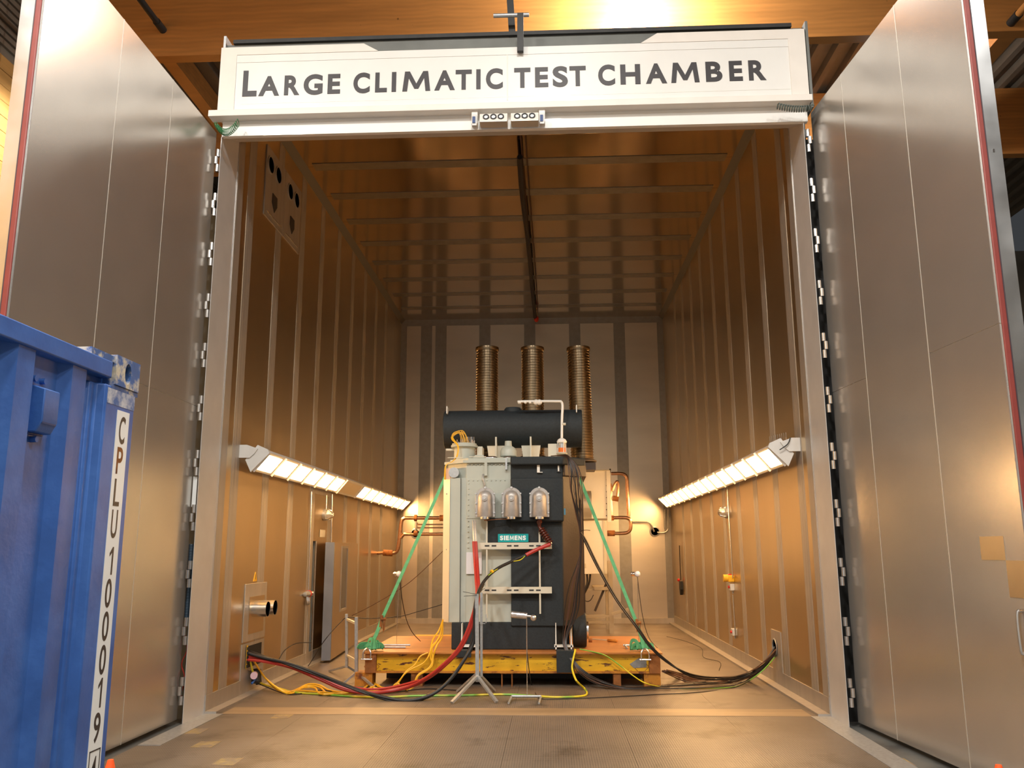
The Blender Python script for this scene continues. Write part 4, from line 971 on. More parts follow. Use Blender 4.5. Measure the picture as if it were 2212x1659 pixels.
# copper pipework right
CYR = UY + 0.2
cp = MB()
cp.tube([at_depth(1318, 1119, CYR), at_depth(1345, 1118, CYR), at_depth(1357, 1120, CYR), at_depth(1362, 1127, CYR), at_depth(1362, 1142, CYR), at_depth(1357, 1149, CYR), at_depth(1348, 1152, CYR), at_depth(1318, 1152, CYR)], 0.040, n=10, k=3)
cp.build('copper_bend', 'copper', au)
MB().cyl(at_depth(1312, 1152, CYR), at_depth(1328, 1152, CYR), 0.065, n=12).build('pipe_coupling', 'rust', au)
MB().cyl(at_depth(1316, 1119, CYR), at_depth(1326, 1119, CYR), 0.055, n=12).build('pipe_coupling', 'rust', au)
MB().tube([at_depth(1320, 1023, CYR), at_depth(1340, 1023, CYR), at_depth(1350, 1026, CYR), at_depth(1354, 1034, CYR), at_depth(1355, 1060, CYR), at_depth(1358, 1115, CYR)], 0.038, n=10, k=3).build('copper_riser', 'copper', au)
MB().tube([at_depth(1318, 1045, CYR), at_depth(1320, 1060, CYR), at_depth(1319, 1080, CYR), at_depth(1321, 1112, CYR)], 0.034, n=8).build('copper_drop', 'copper', au)
MB().tube([at_depth(1322, 1060, CYR), at_depth(1328, 1046, CYR), at_depth(1334, 1040, CYR), at_depth(1335, 1055, CYR), at_depth(1333, 1074, CYR)], 0.034, n=8).build('copper_knee', 'copper', au)
MB().cyl(at_depth(1324, 1076, CYR), at_depth(1336, 1078, CYR), 0.06, n=12).build('valve', 'rust', au)
MB().tube([at_depth(1317, 1018, CYR), at_depth(1318, 1014, CYR - .1), at_depth(1317, 1022, CYR - .1)], 0.02, n=6).build('black_hose', 'black', au)
# copper pipework left
MB().tube([at_depth(965, 1119, CYR), at_depth(885, 1119, CYR), at_depth(873, 1120, CYR), at_depth(867, 1128, CYR), at_depth(863, 1160, CYR), at_depth(860, 1184, CYR), at_depth(855, 1193, CYR), at_depth(846, 1195, CYR)], 0.042, n=10, k=3).build('copper_line', 'copper', au)
MB().tube([at_depth(965, 1154, CYR), at_depth(882, 1154, CYR), at_depth(872, 1155, CYR), at_depth(866, 1162, CYR)], 0.038, n=10, k=3).build('copper_line', 'copper', au)
MB().cyl(at_depth(848, 1195, CYR), at_depth(828, 1194, CYR), 0.07, n=12).build('pipe_union', 'rust', au)
MB().cyl(at_depth(828, 1194, CYR), at_depth(803, 1196, CYR), 0.035, n=8).build('pipe_tail', 'copper', au)
for a, b, y, r in ((895, 901, 1119, .075), (950, 960, 1119, .07), (894, 902, 1152, .06)):
    MB().cyl(at_depth(a, y, CYR), at_depth(b, y, CYR), r, n=12).build('pipe_clamp', 'rust', au)
for y in (1133, 1140): MB().cyl(at_depth(901, y, CYR + .2), at_depth(960, y, CYR + .2), 0.016, n=8).build('thin_pipe', 'chrome', au)

# port discs on the back wall
def wall_port(px, py, label, arm):
    c = Vector(at_depth(px, py, YB - 0.06)); t = thing('wall_port', label, 'port', c)
    MB().lathe([(0.13, 0), (0.13, 0.04), (0.10, 0.05), (0.10, 0.03), (0.0001, 0.02)], (c.x, YB - 0.01, c.z), (0, -1, 0), n=24).build('port_ring', 'galv', t)
    MB().lathe([(0.098, 0.0), (0.0001, 0.0)], (c.x, YB - 0.045, c.z), (0, -1, 0), n=20).build('port_mouth', 'black', t)
    MB().tube(arm, 0.022, n=8).build('port_pipe', 'galv', t)
wall_port(1415, 1148, 'round port with a bent pipe on the back wall at right', [at_depth(1366, 1128, YB - .15), at_depth(1398, 1128, YB - .15), at_depth(1406, 1134, YB - .15), at_depth(1413, 1148, YB - .1)])
wall_port(897, 1152, 'round dark port on the back wall at left behind copper pipes', [at_depth(897, 1152, YB - .1), at_depth(898, 1140, YB - .1), at_depth(898, 1124, YB - .1)])
tag(MB().tube([at_depth(1420, 1150, YB - .12), at_depth(1432, 1151, YB - .12), at_depth(1440, 1148, YB - .12), at_depth(1443, 1142, YB - .1)], 0.02, n=8).cyl(at_depth(1436, 1100, YB - .1), at_depth(1436, 1140, YB - .1), 0.018, n=8).cyl(at_depth(1443, 1100, YB - .1), at_depth(1443, 1141, YB - .1), 0.018, n=8).build('conduit', 'galv'), 'thin conduits in the right rear corner below the lamp', 'pipe')

# ================================================================ LEFT WALL FITTINGS
wx = -3.5
# personnel door, ajar
M['leaf_edge'] = mat('grey_blue_leaf_edge', (0.22, 0.24, 0.28), 0.4, 0.6, var=0.1, vscale=3)
d3 = struct('door_3', MB().prism([(-3.49, 16.9), (-3.36, 16.9), (-3.20, 14.40), (-3.33, 14.36)], 'z', 0.04, 1.95), 'steel_side')
MB().prism([(-3.335, 14.345), (-3.195, 14.385), (-3.19, 14.40), (-3.335, 14.37)], 'z', 0.04, 1.95).build('door_edge', M['leaf_edge'], d3)
def dface(t, off=0.0): return (-3.20 - 0.16 * t + off, 14.40 + 2.5 * t)
a = dface(0.30, 0.003); b = dface(0.52, 0.003)
MB().add([(a[0], a[1], 0.80), (b[0], b[1], 0.80), (b[0], b[1], 1.85), (a[0], a[1], 1.85)], [(0, 1, 2, 3)]).build('window_pane', mat('dim_glass', (0.20, 0.17, 0.13), 0.12, 0.6), d3)
for (t0, t1, z0, z1) in ((0.28, 0.54, 0.76, 0.80), (0.28, 0.54, 1.85, 1.89), (0.28, 0.30, 0.8, 1.85), (0.52, 0.54, 0.8, 1.85)):
    a = dface(t0, 0.0); b = dface(t1, 0.0)
    MB().add([(a[0], a[1], z0), (b[0], b[1], z0), (b[0], b[1], z1), (a[0], a[1], z1), (a[0] + .012, a[1], z0), (b[0] + .012, b[1], z0), (b[0] + .012, b[1], z1), (a[0] + .012, a[1], z1)],
             [(0, 1, 2, 3), (7, 6, 5, 4), (0, 4, 5, 1), (1, 5, 6, 2), (2, 6, 7, 3), (3, 7, 4, 0)]).build('window_frame', 'strip', d3)
struct('trim_7', MB().box(-3.50, -3.485, 13.97, 14.12, 0.03, 2.85).box(-3.50, -3.485, 14.34, 14.36, 0.03, 1.97).box(-3.5, -3.485, 14.12, 15.3, 2.75, 2.85), 'strip')
lk = struct('doorway_dark_box', MB().box(-3.9, -3.64, 13.9, 14.6, 0, 2.1), 'door_dark')  # near-black box closes the doorway, its shade put into the colour
tag(MB().bar((-3.60, 14.22, 0.02), (-3.60, 14.22, 1.2), 0.05, 0.03).bar((-3.60, 14.20, 1.2), (-3.60, 14.23, 1.75), 0.03, 0.02).build('orange_post', 'yellow_cable'), 'orange yellow post glimpsed through the ajar side door', 'post')
tag(MB().box((-3.49, 14.532, 2.158)[0], -3.485, (-3.49, 14.532, 2.158)[1], (-3.49, 14.864, 2.165)[1], (-3.49, 14.549, 2.041)[2], (-3.49, 14.531, 2.165)[2]).build('door_number_plate', 'cream'), 'small pale plate above the side door in the left wall', 'sign')
# conduits
tag(MB().cyl((-3.47, 13.827, 2.764), (-3.47, 13.925, 1.032), 0.014, n=8).build('conduit', 'chrome'), 'vertical conduit on the left wall ending at the sensor', 'pipe')
tag(MB().cyl((-3.47, 15.172, 2.804), (-3.47, 15.354, 0.443), 0.014, n=8).build('conduit', 'chrome'), 'vertical conduit on the left wall beside the side door', 'pipe')
tag(MB().cyl((-3.47, 14.793, 2.764), (-3.47, 14.803, 2.483), 0.012, n=8).build('conduit', 'chrome'), 'short conduit between left luminaire and round bulkhead lamp', 'pipe')
def bulkhead(p, sgn, label):
    t = thing('bulkhead_lamp', label, 'lamp', p)
    c = Vector(p)
    MB().lathe([(0.10, 0), (0.10, 0.05), (0.08, 0.07)], c, (-sgn, 0, 0), n=20).build('housing', 'galv', t)
    MB().lathe([(0.075, 0.05), (0.07, 0.11), (0.04, 0.15), (0.0001, 0.16)], c, (-sgn, 0, 0), n=18).build('glass_dome', 'seam', t)
    g = MB()
    for a_ in range(4):
        g.tube([c + Vector((-sgn * (0.05 + 0.125 * math.sin(PI * j / 8)), 0.095 * math.cos(PI * j / 8) * math.cos(a_ * PI / 4), 0.095 * math.cos(PI * j / 8) * math.sin(a_ * PI / 4))) for j in range(9)], 0.006, n=5, smooth=False)
    g.build('guard', 'chrome', t)
bulkhead((-3.5, 14.771, 2.426), -1, 'round caged bulkhead lamp on the left wall above the side door')
bulkhead((3.5, 14.844, 2.427), 1, 'round caged bulkhead lamp on the right wall')
sn = thing('temperature_sensor', 'chrome sensor cluster with red band projecting from the left wall', 'sensor', (-3.5, 13.989, 1.13))
c = Vector((-3.5, 13.989, 1.13))
MB().cyl(c, c + Vector((0.10, 0, 0)), 0.04, n=14).build('mount', 'chrome', sn)
MB().cyl(c + Vector((0.03, -0.05, 0)), c + Vector((0.03, -0.10, 0)), 0.055, n=14).build('red_band', 'red', sn)
MB().cyl(c + Vector((0.03, -0.10, 0)), c + Vector((0.03, -0.28, 0)), 0.05, 0.035, n=14).build('body', 'galv', sn)
MB().cyl(c + Vector((0.03, -0.28, 0)), c + Vector((0.03, -0.52, 0)), 0.012, n=8).build('probe', 'chrome', sn)
g = MB()
for k in range(3): g.tube([c + Vector((0.03, -0.06 - k * 0.06, -0.04)), c + Vector((0.05, -0.07 - k * .06, -0.13)), c + Vector((0.03, -0.03 - k * .05, -0.17))], 0.012, n=6)
g.build('cable_gland', 'galv', sn)
def switch(px, py, X, sgn, label, yellow=False, s=0.055):
    c = Vector(on_side(px, py, X)); t = thing('wall_switch', label, 'switch', c)
    a, b = sorted((X, X - sgn * 0.07))
    MB().box(a, b, c.y - s * 1.3, c.y + s * 1.3, c.z - s, c.z + s).build('box', 'yellow' if yellow else 'grey_plastic', t, bevel=0.006)
    MB().cyl((X - sgn * 0.07, c.y, c.z), (X - sgn * 0.095, c.y, c.z), 0.022 if not yellow else 0.05, n=14).build('button', 'red', t)
    MB().cyl((X - sgn * 0.02, c.y, c.z - s), (X - sgn * 0.02, c.y, c.z - s - 0.05), 0.014, n=8).build('gland', 'galv', t)
switch(722, 1253, -3.5, -1, 'yellow box with red button on the left wall beside the side door', True, 0.06)
switch(716, 1271, -3.5, -1, 'white switch box on the left wall just under the yellow box')
switch(712, 1356, -3.5, -1, 'white switch box low on the left wall beside the side door')
ye = thing('emergency_stop', 'yellow emergency stop with red knob on the right wall', 'switch', (3.5, 14.714, 1.323))
c = Vector((3.5, 14.714, 1.323))
MB().box(3.40, 3.5, c.y - 0.10, c.y + 0.10, c.z - 0.05, c.z + 0.055).build('box', 'yellow', ye, bevel=0.01)
MB().cyl((3.40, c.y - 0.02, c.z + 0.01), (3.33, c.y - 0.02, c.z + 0.01), 0.06, n=18).build('knob', 'yellow', ye)
MB().cyl((3.47, c.y + 0.1, c.z + 0.03), (3.47, c.y + 0.2, c.z + 0.03), 0.045, n=14).build('red_cap', 'red', ye)
switch(1585, 1268, 3.5, 1, 'white switch box just under the yellow stop on the right wall')
switch(1590, 1365, 3.5, 1, 'white switch box low on the right wall')
tag(MB().cyl((3.47, 14.653, 2.896), (3.47, 14.602, 1.342), 0.013, n=8).build('conduit', 'chrome'), 'vertical conduit on the right wall from luminaire to yellow stop', 'pipe')
tag(MB().cyl((3.47, 14.674, 1.062), (3.47, 14.622, 0.42), 0.013, n=8).build('conduit', 'chrome'), 'short conduit on the right wall between the two white boxes', 'pipe')
lt = thing('door_latch', 'dark lever latch with red top at the far end of the right wall', 'latch', (3.5, 20.42, 0.948))
c = Vector((3.5, 20.42, 0.948))
MB().prism([(c.y - 0.10, c.z - 0.05), (c.y, c.z - 0.18), (c.y + 0.10, c.z - 0.05), (c.y + 0.10, c.z + 0.13), (c.y - 0.10, c.z + 0.13)], 'x', 3.44, 3.5).build('latch_body', 'black', lt)
MB().ball((3.42, c.y, c.z + 0.16), 0.035, n=10).build('knob', 'red', lt)
MB().cyl((3.47, c.y, c.z + 0.15), (3.47, c.y, c.z + 0.95), 0.012, n=6).build('rod', 'dark_cable', lt)
# left port panel
pp = thing('port_panel', 'metal port panel low on the left wall with twin pipe stubs', 'panel', (-3.5, 11.45, 0.6))
a = (-3.5, 11.042, 1.392); b = (-3.5, 11.899, 1.358)
y0, y1 = 11.05, 11.90
MB().box(-3.5, -3.485, y0, y1, 0.66, 1.39).build('plate', 'strip', pp, bevel=0.003)
MB().box(-3.485, -3.480, y0 + 0.17, y1 - 0.10, 0.75, 1.22).build('inner_plate', 'steel_side', pp)
MB().box(-3.5, -3.487, y0, y1, 0.08, 0.64).build('lower_plate', 'strip', pp)
MB().box(-3.487, -3.481, y0 + 0.15, y1 - 0.12, 0.33, 0.60).build('lower_opening', 'door_dark', pp)
for yy in (11.36, 11.66):
    s_ = MB().lathe([(0.10, 0), (0.10, 0.20), (0.094, 0.20), (0.094, 0.02)], (-3.48, yy, 1.06), (1, 0, 0), n=24).build('pipe_stub', 'chrome', pp)
    MB().lathe([(0.0001, 0.185), (0.094, 0.185)], (-3.48, yy, 1.06), (1, 0, 0), n=20).build('stub_inside', 'black', s_)
tp = MB().box(-3.475, -3.47, 11.18, 11.225, 0.33, 0.62).build('hazard_edge', 'yellow', pp)
for k in range(5): MB().box(-3.47, -3.455, 11.18, 11.22, 0.34 + k * 0.055, 0.375 + k * 0.055).build('hazard_block', 'black', tp)
tri = thing('warning_triangle', 'small orange warning triangle on the left wall above the port panel', 'sign', (-3.499, 11.42, 1.42))
MB().prism([(11.36, 1.415), (11.50, 1.415), (11.43, 1.535)], 'x', -3.5, -3.494).build('triangle', 'yellow_cable', tri)
MB().prism([(11.425, 1.44), (11.435, 1.44), (11.432, 1.505), (11.428, 1.505)], 'x', -3.494, -3.492).build('symbol', 'black', tri)
pg = thing('power_socket', 'dark plug cluster with pale pink cap hanging below the left port', 'socket', (-3.42, 11.341, 0.251))
c = Vector((-3.42, 11.344, 0.234))
MB().cyl(c + Vector((0, 0.02, 0)), c + Vector((0.03, -0.08, 0.0)), 0.045, n=14).build('pink_cap', 'pink', pg)
MB().cyl(c + Vector((0, 0.10, 0.05)), c + Vector((0.02, 0.04, -0.10)), 0.06, n=14).build('plug_body', 'black', pg)
MB().cyl(c + Vector((0, 0.16, 0.0)), c + Vector((0.02, 0.16, -0.14)), 0.04, n=12).build('plug_tail', 'black', pg)
MB().tube([c + Vector((0, -0.06, -0.10)), c + Vector((0.02, 0.0, -0.06)), c + Vector((0.03, 0.06, -0.03))], 0.014, n=6).build('blue_lead', 'blue', pg)
# air vents high on the left wall
for k, (v0, v1, zt_, zb_, cs, sq) in enumerate((((10.95), 11.80, 7.47, 6.42, (11.13, 11.47), 11.36), ((11.80), 12.62, 7.47, 6.42, (12.05, 12.38), 12.20))):
    t = thing('vent_plate', 'grey vent plate high on the left wall, ' + ('nearer' if k == 0 else 'farther') + ' of the pair', 'vent', (-3.5, v0, zb_), 'vent plates high on the left wall')
    MB().box(-3.5, -3.482, v0 + 0.005, v1 - 0.005, zb_, zt_).build('plate', 'strip', t, bevel=0.003)
    for yy in cs:
        r_ = MB().lathe([(0.135, 0), (0.135, 0.012), (0.115, 0.012), (0.115, 0.002)], (-3.482, yy, 7.23), (1, 0, 0), n=26).build('vent_ring', 'strip', t)
        MB().lathe([(0.0001, 0.004), (0.118, 0.004)], (-3.482, yy, 7.23), (1, 0, 0), n=24).build('vent_hole', 'black', r_)
    MB().prism([(sq - 0.11, 6.72), (sq, 6.60), (sq + 0.11, 6.72), (sq + 0.10, 6.86), (sq - 0.10, 6.86)], 'x', -3.482, -3.474).build('grille', 'dark_steel', t)
    MB().box(-3.482, -3.476, v0 + 0.1, v1 - 0.1, 6.50, 6.515).build('plate_bead', 'chrome', t)
# right wall cable gland plate
rp = thing('cable_port', 'steel plate with an oval cable hole low on the right wall', 'port', (3.5, 12.1, 0.3))
MB().box(3.488, 3.5, 11.86, 12.36, 0.20, 0.72).build('plate', 'strip', rp)
MB().lathe([(0.10, 0), (0.12, 0.012), (0.10, 0.02), (0.10, 0.0)], (3.49, 12.15, 0.50), (-1, 0, 0), n=22).build('port_ring', 'galv', rp)
MB().lathe([(0.0001, 0.006), (0.10, 0.006)], (3.49, 12.15, 0.50), (-1, 0, 0), n=22).build('port_mouth', 'black', rp)

# ceiling cables
tag(MB().tube([(0.05, 12.1, 7.74), (0.045, 13.5, 7.72), (0.09, 16.0, 7.70), (0.10, 18.5, 7.71), (0.12, 21.3, 7.74)], 0.045, n=8, k=6).build('overhead_hose', 'black'), 'thick black hose running along the chamber ceiling', 'hose')
for k, dx in enumerate((0.0, 0.07)):
    tag(MB().tube([(0.075 + dx, 11.4, 7.86), (0.09 + dx, 14, 7.85), (0.12 + dx, 18, 7.85), (0.12 + dx, 21.4, 7.86)], 0.012, n=6, k=6).build('overhead_cable', 'brown_cable'), 'thin brown cable beside the black hose on the ceiling, ' + ('left' if k == 0 else 'right') + ' one', 'cable')
hk = thing('ceiling_hook', 'small red hook block hanging at the rear end of the ceiling hose', 'hook', (0.14, 21.4, 7.5))
c = Vector((0.15, 21.3, 7.702))
MB().ball(c, 0.07, n=12, sc=(0.9, 0.9, 1.2)).build('hook_block', 'red', hk)
MB().cyl(c + Vector((0, 0, .07)), c + Vector((0, 0, 0.30)), 0.015, n=8).build('hook_rod', 'chrome', hk)

# ================================================================ LASHING STRAPS
def strap(top, rat, bot, side, label, sgn):
    t = thing('lashing_strap', label, 'strap', bot, 'green lashing straps from transformer to platform')
    MB().ribbon([top, rat], 0.046, 0.006, side, smooth=False).build('webbing', 'strap', t)
    MB().ribbon([rat, [(rat[i] + bot[i]) / 2 + (0.012 if i == 0 else 0) for i in range(3)], bot], 0.05, 0.012, side).build('lower_webbing', 'strap', t)
    r = Vector(rat)
    rr = MB().bar(r + Vector((0, -0.01, 0.05)), r + Vector((0.015 * sgn, -0.02, -0.12)), 0.035, 0.03).bar(r + Vector((0.02, -0.03, 0.03)), r + Vector((0.03, -0.03, -0.17)), 0.008, 0.03).bar(r + Vector((0.05, -0.03, 0.02)), r + Vector((0.04, -0.03, -0.15)), 0.008, 0.03)
    rr.cyl(r + Vector((0.0, -0.03, 0.0)), r + Vector((0.06, -0.03, 0.0)), 0.02, n=10).build('ratchet', 'rust', t)
    kb = Vector(bot); n_ = MB()
    rnd = random.Random(5 if sgn < 0 else 9)
    for k in range(8):
        a = rnd.uniform(-0.14, 0.12) ; w = rnd.uniform(0.05, 0.13); h = rnd.uniform(0.03, 0.12) if k < 5 else 0.05
        c_ = kb + Vector((a, rnd.uniform(-0.02, 0.08), 0.01))
        ang = rnd.uniform(0, PI); dx = Vector((math.cos(ang), math.sin(ang) * 0.5, 0)) * w
        n_.ribbon([c_ - dx, c_ - dx * 0.6 + Vector((0, 0, h)), c_ + dx * 0.5 + Vector((0, 0, h * 1.1)), c_ + dx, c_ + dx * 0.5 + Vector((0, 0.02, 0.01)), c_ - dx * 0.8 + Vector((0, 0.02, 0.005))], 0.045, 0.008, (dx.y, -dx.x, 0.3), k=4)
    n_.build('webbing_tail', 'strap', t)
    s_ = Vector((bot[0], 11.92, PT - 0.03))
    MB().tube([s_ + Vector((-0.05, 0, -0.06)), s_ + Vector((-0.05, 0, 0.03)), s_ + Vector((0, 0.02, 0.08)), s_ + Vector((0.05, 0, 0.03)), s_ + Vector((0.05, 0, -0.06))], 0.012, n=8).cyl(s_ + Vector((-0.075, 0, -0.06)), s_ + Vector((0.075, 0, -0.06)), 0.012, n=8).build('shackle', 'chrome', t)
strap((-1.101, 12.55, 2.88), (-1.919, 12.15, 0.872), ((-2.07, 12.05, 0.504)[0], 12.05, 0.475), (1, 0, 0.3), 'green lashing strap left of the transformer down to the platform corner', -1)
strap((0.877, 12.45, 2.857), (1.617, 12.15, 0.821), ((1.697, 12.05, 0.495)[0], 12.05, 0.475), (1, 0, -0.3), 'green lashing strap right of the transformer down to the platform corner', 1)

# ================================================================ STANDS
# cable tripod in front
tp = thing('tripod_stand', 'galvanised steel stand with splayed feet before the transformer', 'stand', (-0.48, 11.1, 0))
pc = Vector((-0.485, 11.05, 0)); pt = Vector((-0.497, 11.05, 1.264)); 
MB().bar((pt.x, 11.05, pt.z), (pc.x, 11.05, 0.20), 0.045, 0.045).build('post', 'galv', tp)
MB().bar((-0.444, 11.12, 1.278), (pc.x + 0.045, 11.12, 0.25), 0.03, 0.03).build('rear_post', 'galv', tp)
for e in ((-0.759, 10.661, 0), (-0.223, 10.704, 0)):
    MB().bar((pc.x, 11.03, 0.27), (e[0], e[1], 0.018), 0.04, 0.028).build('leg', 'galv', tp)
for e in ((-0.779, 11.464, 0), (-0.305, 11.546, 0)):
    MB().bar((pc.x, 11.10, 0.30), (e[0], e[1], 0.018), 0.035, 0.026).build('leg', 'galv', tp)
MB().bar((-0.463, 11.08, 0.903), (-0.392, 11.08, 0.898), 0.008).bar((-0.381, 11.08, 1.011), (-0.381, 11.08, 0.903), 0.008).build('hook_wire', 'galv', tp)
for i, (a, b) in enumerate((((1030, 1284), (1000, 1278)), ((1030, 1286), (1002, 1288)), ((1034, 1280), (1048, 1270)))):
    MB().cyl(at_depth(a[0], a[1], 11.0), at_depth(b[0], b[1], 11.0), 0.003, n=4).build('cable_tie', 'black', tp)
# trestle at left
ts = thing('cable_trestle', 'galvanised H-shaped trestle at left of the platform', 'stand', (-2.5, 12.6, 0))
f1 = Vector((-2.236, 12.086, 0)); f1.y = 12.15
a1 = Vector((-2.268, 12.1, 0.901)); a2 = Vector((-2.595, 12.9, 0.888))
b1 = Vector((-2.244, 12.1, 0.15)); b2 = Vector((-2.569, 12.9, 0.124))
MB().bar(a1, b1, 0.042, 0.042).build('post', 'galv', ts)
MB().bar(a2, b2, 0.038, 0.038).build('post', 'galv', ts)
MB().bar((-2.585, 12.9, 0.808), (-2.278, 12.1, 0.82), 0.03, 0.03).bar((-2.568, 12.9, 0.294), (-2.263, 12.1, 0.327), 0.025, 0.025).build('crossbar', 'cream', ts)
for p, q in ((b1, (-2.421, 12.003, 0)), (b1, (-1.937, 11.815, 0)), (b2, (-2.93, 13.33, 0)), (b2, (-2.42, 13.047, 0))):
    MB().bar(p + Vector((0, 0, 0.02)), (q[0], q[1], 0.015), 0.034, 0.024).build('leg', 'galv', ts)
# low foil sensor stand
fs = thing('foil_sensor_stand', 'thin stand with a foil-wrapped horizontal cylinder before the transformer', 'sensor', (0.1, 10.95, 0))
ba = (-0.056, 10.721, 0.04); bb = (0.306, 10.728, 0.04)
MB().cyl((ba[0], 10.95, 0.045), (bb[0], 10.95, 0.045), 0.016, n=10).build('base_bar', 'galv', fs)
for p in (ba, bb): MB().cyl((p[0], 10.95, 0.042), (p[0] - 0.02, 10.62, 0.020), 0.013, n=8).build('foot', 'galv', fs)
xr_ = (0.137, 10.95, 0.614)[0]
MB().cyl((xr_, 10.95, 0.04), (xr_, 10.95, (0.14, 10.95, 1.003)[2]), 0.006, n=8).build('rod', 'chrome', fs)
fz0 = (-0.057, 10.95, 1.02); fz1 = (0.128, 10.95, 1.003); fz2 = (0.232, 10.95, 0.992)
MB().lathe([(0.038, 0), (0.042, 0.01), (0.041, 0.18), (0.036, 0.20)], fz0, Vector(fz1) - Vector(fz0), n=16).build('foil_cylinder', 'alu_tape', fs)
MB().cyl(fz1, fz2, 0.016, n=10).build('neck', 'chrome', fs)
MB().ball((fz2[0] - 0.01, fz2[1], fz2[2] - 0.015), 0.038, n=12).build('foil_ball', 'alu_tape', fs)
# ball sensors on rods
def ball_stand(px, py, pbase, y, label, hooks):
    c = Vector(at_depth(px, py, y)); t = thing('globe_sensor', label, 'sensor', (c.x, y, PT))
    MB().ball(c, 0.042, n=14).build('globe', 'bulb_white', t)
    MB().cyl(c + Vector((-0.03, 0.03, 0)), c + Vector((-0.08, 0.06, 0.0)), 0.03, n=12).build('foil_neck', 'alu_tape', t)
    xb_ = at_depth(pbase, 1393, y)[0]
    MB().cyl((xb_, y, PT + 0.02), c - Vector((0, 0, 0.04)), 0.004, n=6).build('rod', 'chrome', t)
    MB().cyl((xb_ - 0.22, y, PT + 0.035), (xb_ + 0.2, y, PT + 0.035), 0.014, n=8).build('base_bar', 'galv', t)
    if hooks:
        for s in (-0.2, 0.18): MB().cyl((xb_ + s, y, PT + 0.035), (xb_ + s + 0.02, y - 0.18, PT + 0.012), 0.013, n=8).build('foot', 'galv', t)
    else: MB().cyl((xb_ - 0.25, y - 0.1, PT + 0.016), (xb_ + 0.15, y - 0.1, PT + 0.016), 0.012, n=8).build('foot', 'galv', t)
ball_stand(862, 1240, 856, 12.5, 'white globe sensor on a thin rod at left of the transformer', False)
ball_stand(1377, 1240, 1380, 12.5, 'white globe sensor on a thin rod at right of the transformer', True)
# hammer on the platform
hm = thing('wooden_tool', 'tool with orange wooden handle lying on the platform at right', 'tool', (1.27, 13.319, 0.47))
a = Vector((0.947, 13.589, 0.47)); b = Vector((1.284, 13.319, 0.47)); c = Vector((1.434, 13.188, 0.47)); 
MB().cyl(a, b, 0.008, n=8).build('shaft', 'cream', hm)
MB().lathe([(0.012, 0), (0.026, 0.02), (0.022, 0.10), (0.026, 0.16), (0.015, 0.18)], b, c - b, n=12).build('handle', 'wood_handle', hm)
# ================================================================ CABLES
def cable(name, m_, r, pts, label, group=None, n=6, cat='cable'):
    return tag(MB().tube(pts, r, n=n, k=5).build(name, m_), label, cat, group)
PORT_L = Vector((-3.47, 11.25, 0.50))
# red pair
for i, (dx, dz) in enumerate(((0, 0), (0.045, 0.0))):
    o = 5 * i
    cable('red_cable', 'red_cable', 0.021, [at_depth(1023 + o, 1170, 12.0), at_depth(1026 + o, 1215, 11.9), at_depth(1029 + o, 1260, 11.6), at_depth(1030 + o, 1285, 11.25), at_depth(1024 + o, 1318, 11.12), at_depth(1010 + o, 1362, 11.12), at_depth(988 + o, 1404, 11.15), at_depth(953 + o, 1440, 11.2), at_depth(921 + o, 1464, 11.3), at_depth(885 + o, 1482, 11.4), at_depth(846, 1491 + i, 11.42), at_depth(800, 1496 + i, 11.3), at_depth(745, 1487 + i * 3, 11.25), at_depth(690, 1463 + i * 4, 11.25), at_depth(630, 1438 + i * 4, 11.25), at_depth(575, 1424 + i * 4, 11.25), (-3.47, 11.24 + i * 0.06, 0.47)],
          'thick red cable from the transformer front to the left port, ' + ('left' if i == 0 else 'right') + ' of the pair', 'thick red cables', n=8)
    cable('cable_tail', 'galv', 0.015, [at_depth(1022 + i * 4, 1124, 12.05), at_depth(1023 + i * 4, 1145, 12.05), at_depth(1024 + i * 5, 1172, 12.02)], 'grey bare end of a red cable, ' + ('left' if i == 0 else 'right') + ' one', None)
# third red from floor
cable('red_cable', 'red_cable', 0.019, [(-1.264, 11.35, 0.169), (-1.619, 11.5, 0.066), (-1.972, 11.45, 0.044), (-2.363, 11.3, 0.151), (-2.828, 11.22, 0.326), (-3.217, 11.2, 0.413), (-3.47, 11.2, 0.44)], 'lower red cable lying under the red pair toward the left port')
# red sleeve and black cable
cable('red_sleeve', 'red_cable', 0.026, [(0.439, 12, 1.884), (0.259, 11.95, 1.816), (0.106, 11.9, 1.741)], 'red sleeve on the cable hanging from the brown insulator', n=8)
cable('black_cable', 'black', 0.021, [(0.106, 11.9, 1.741), (-0.088, 11.8, 1.656), (-0.284, 11.6, 1.556), (-0.424, 11.4, 1.418), (-0.488, 11.15, 1.276), (-0.52, 11.05, 1.11), (-0.525, 11.05, 0.883), (-0.541, 11.05, 0.659), (-0.646, 11, 0.469), (-0.801, 10.95, 0.255), (-0.982, 10.9, 0.099), (-1.185, 10.85, 0.026), (-1.396, 10.85, 0.009), (-1.681, 10.9, 0.048), (-1.993, 11, 0.113), (-2.434, 11.1, 0.253), (-2.87, 11.15, 0.391), (-3.25, 11.2, 0.464), (-3.47, 11.22, 0.52)], 'thick black cable sweeping over the floor to the left port', n=8)
cable('black_cable', 'dark_cable', 0.015, [(-0.44, 11.45, 1.369), (-0.501, 11.1, 1.164), (-0.537, 11.06, 0.77), (-0.665, 11.02, 0.428), (-0.89, 10.98, 0.158), (-1.135, 10.9, 0.018), (-1.443, 10.86, -0.009), (-1.865, 10.95, 0.072), (-2.433, 11.1, 0.236), (-2.93, 11.15, 0.391), (-3.47, 11.3, 0.53)], 'second dark cable running with the thick black one')
cable('earth_wire', 'earth', 0.006, [(0.095, 11.85, 1.729), (0.026, 11.8, 1.674), (-0.118, 11.78, 1.644), (-0.294, 11.56, 1.545), (-0.379, 11.45, 1.482)], 'thin green-yellow wire taped along the upper black cable', n=5)
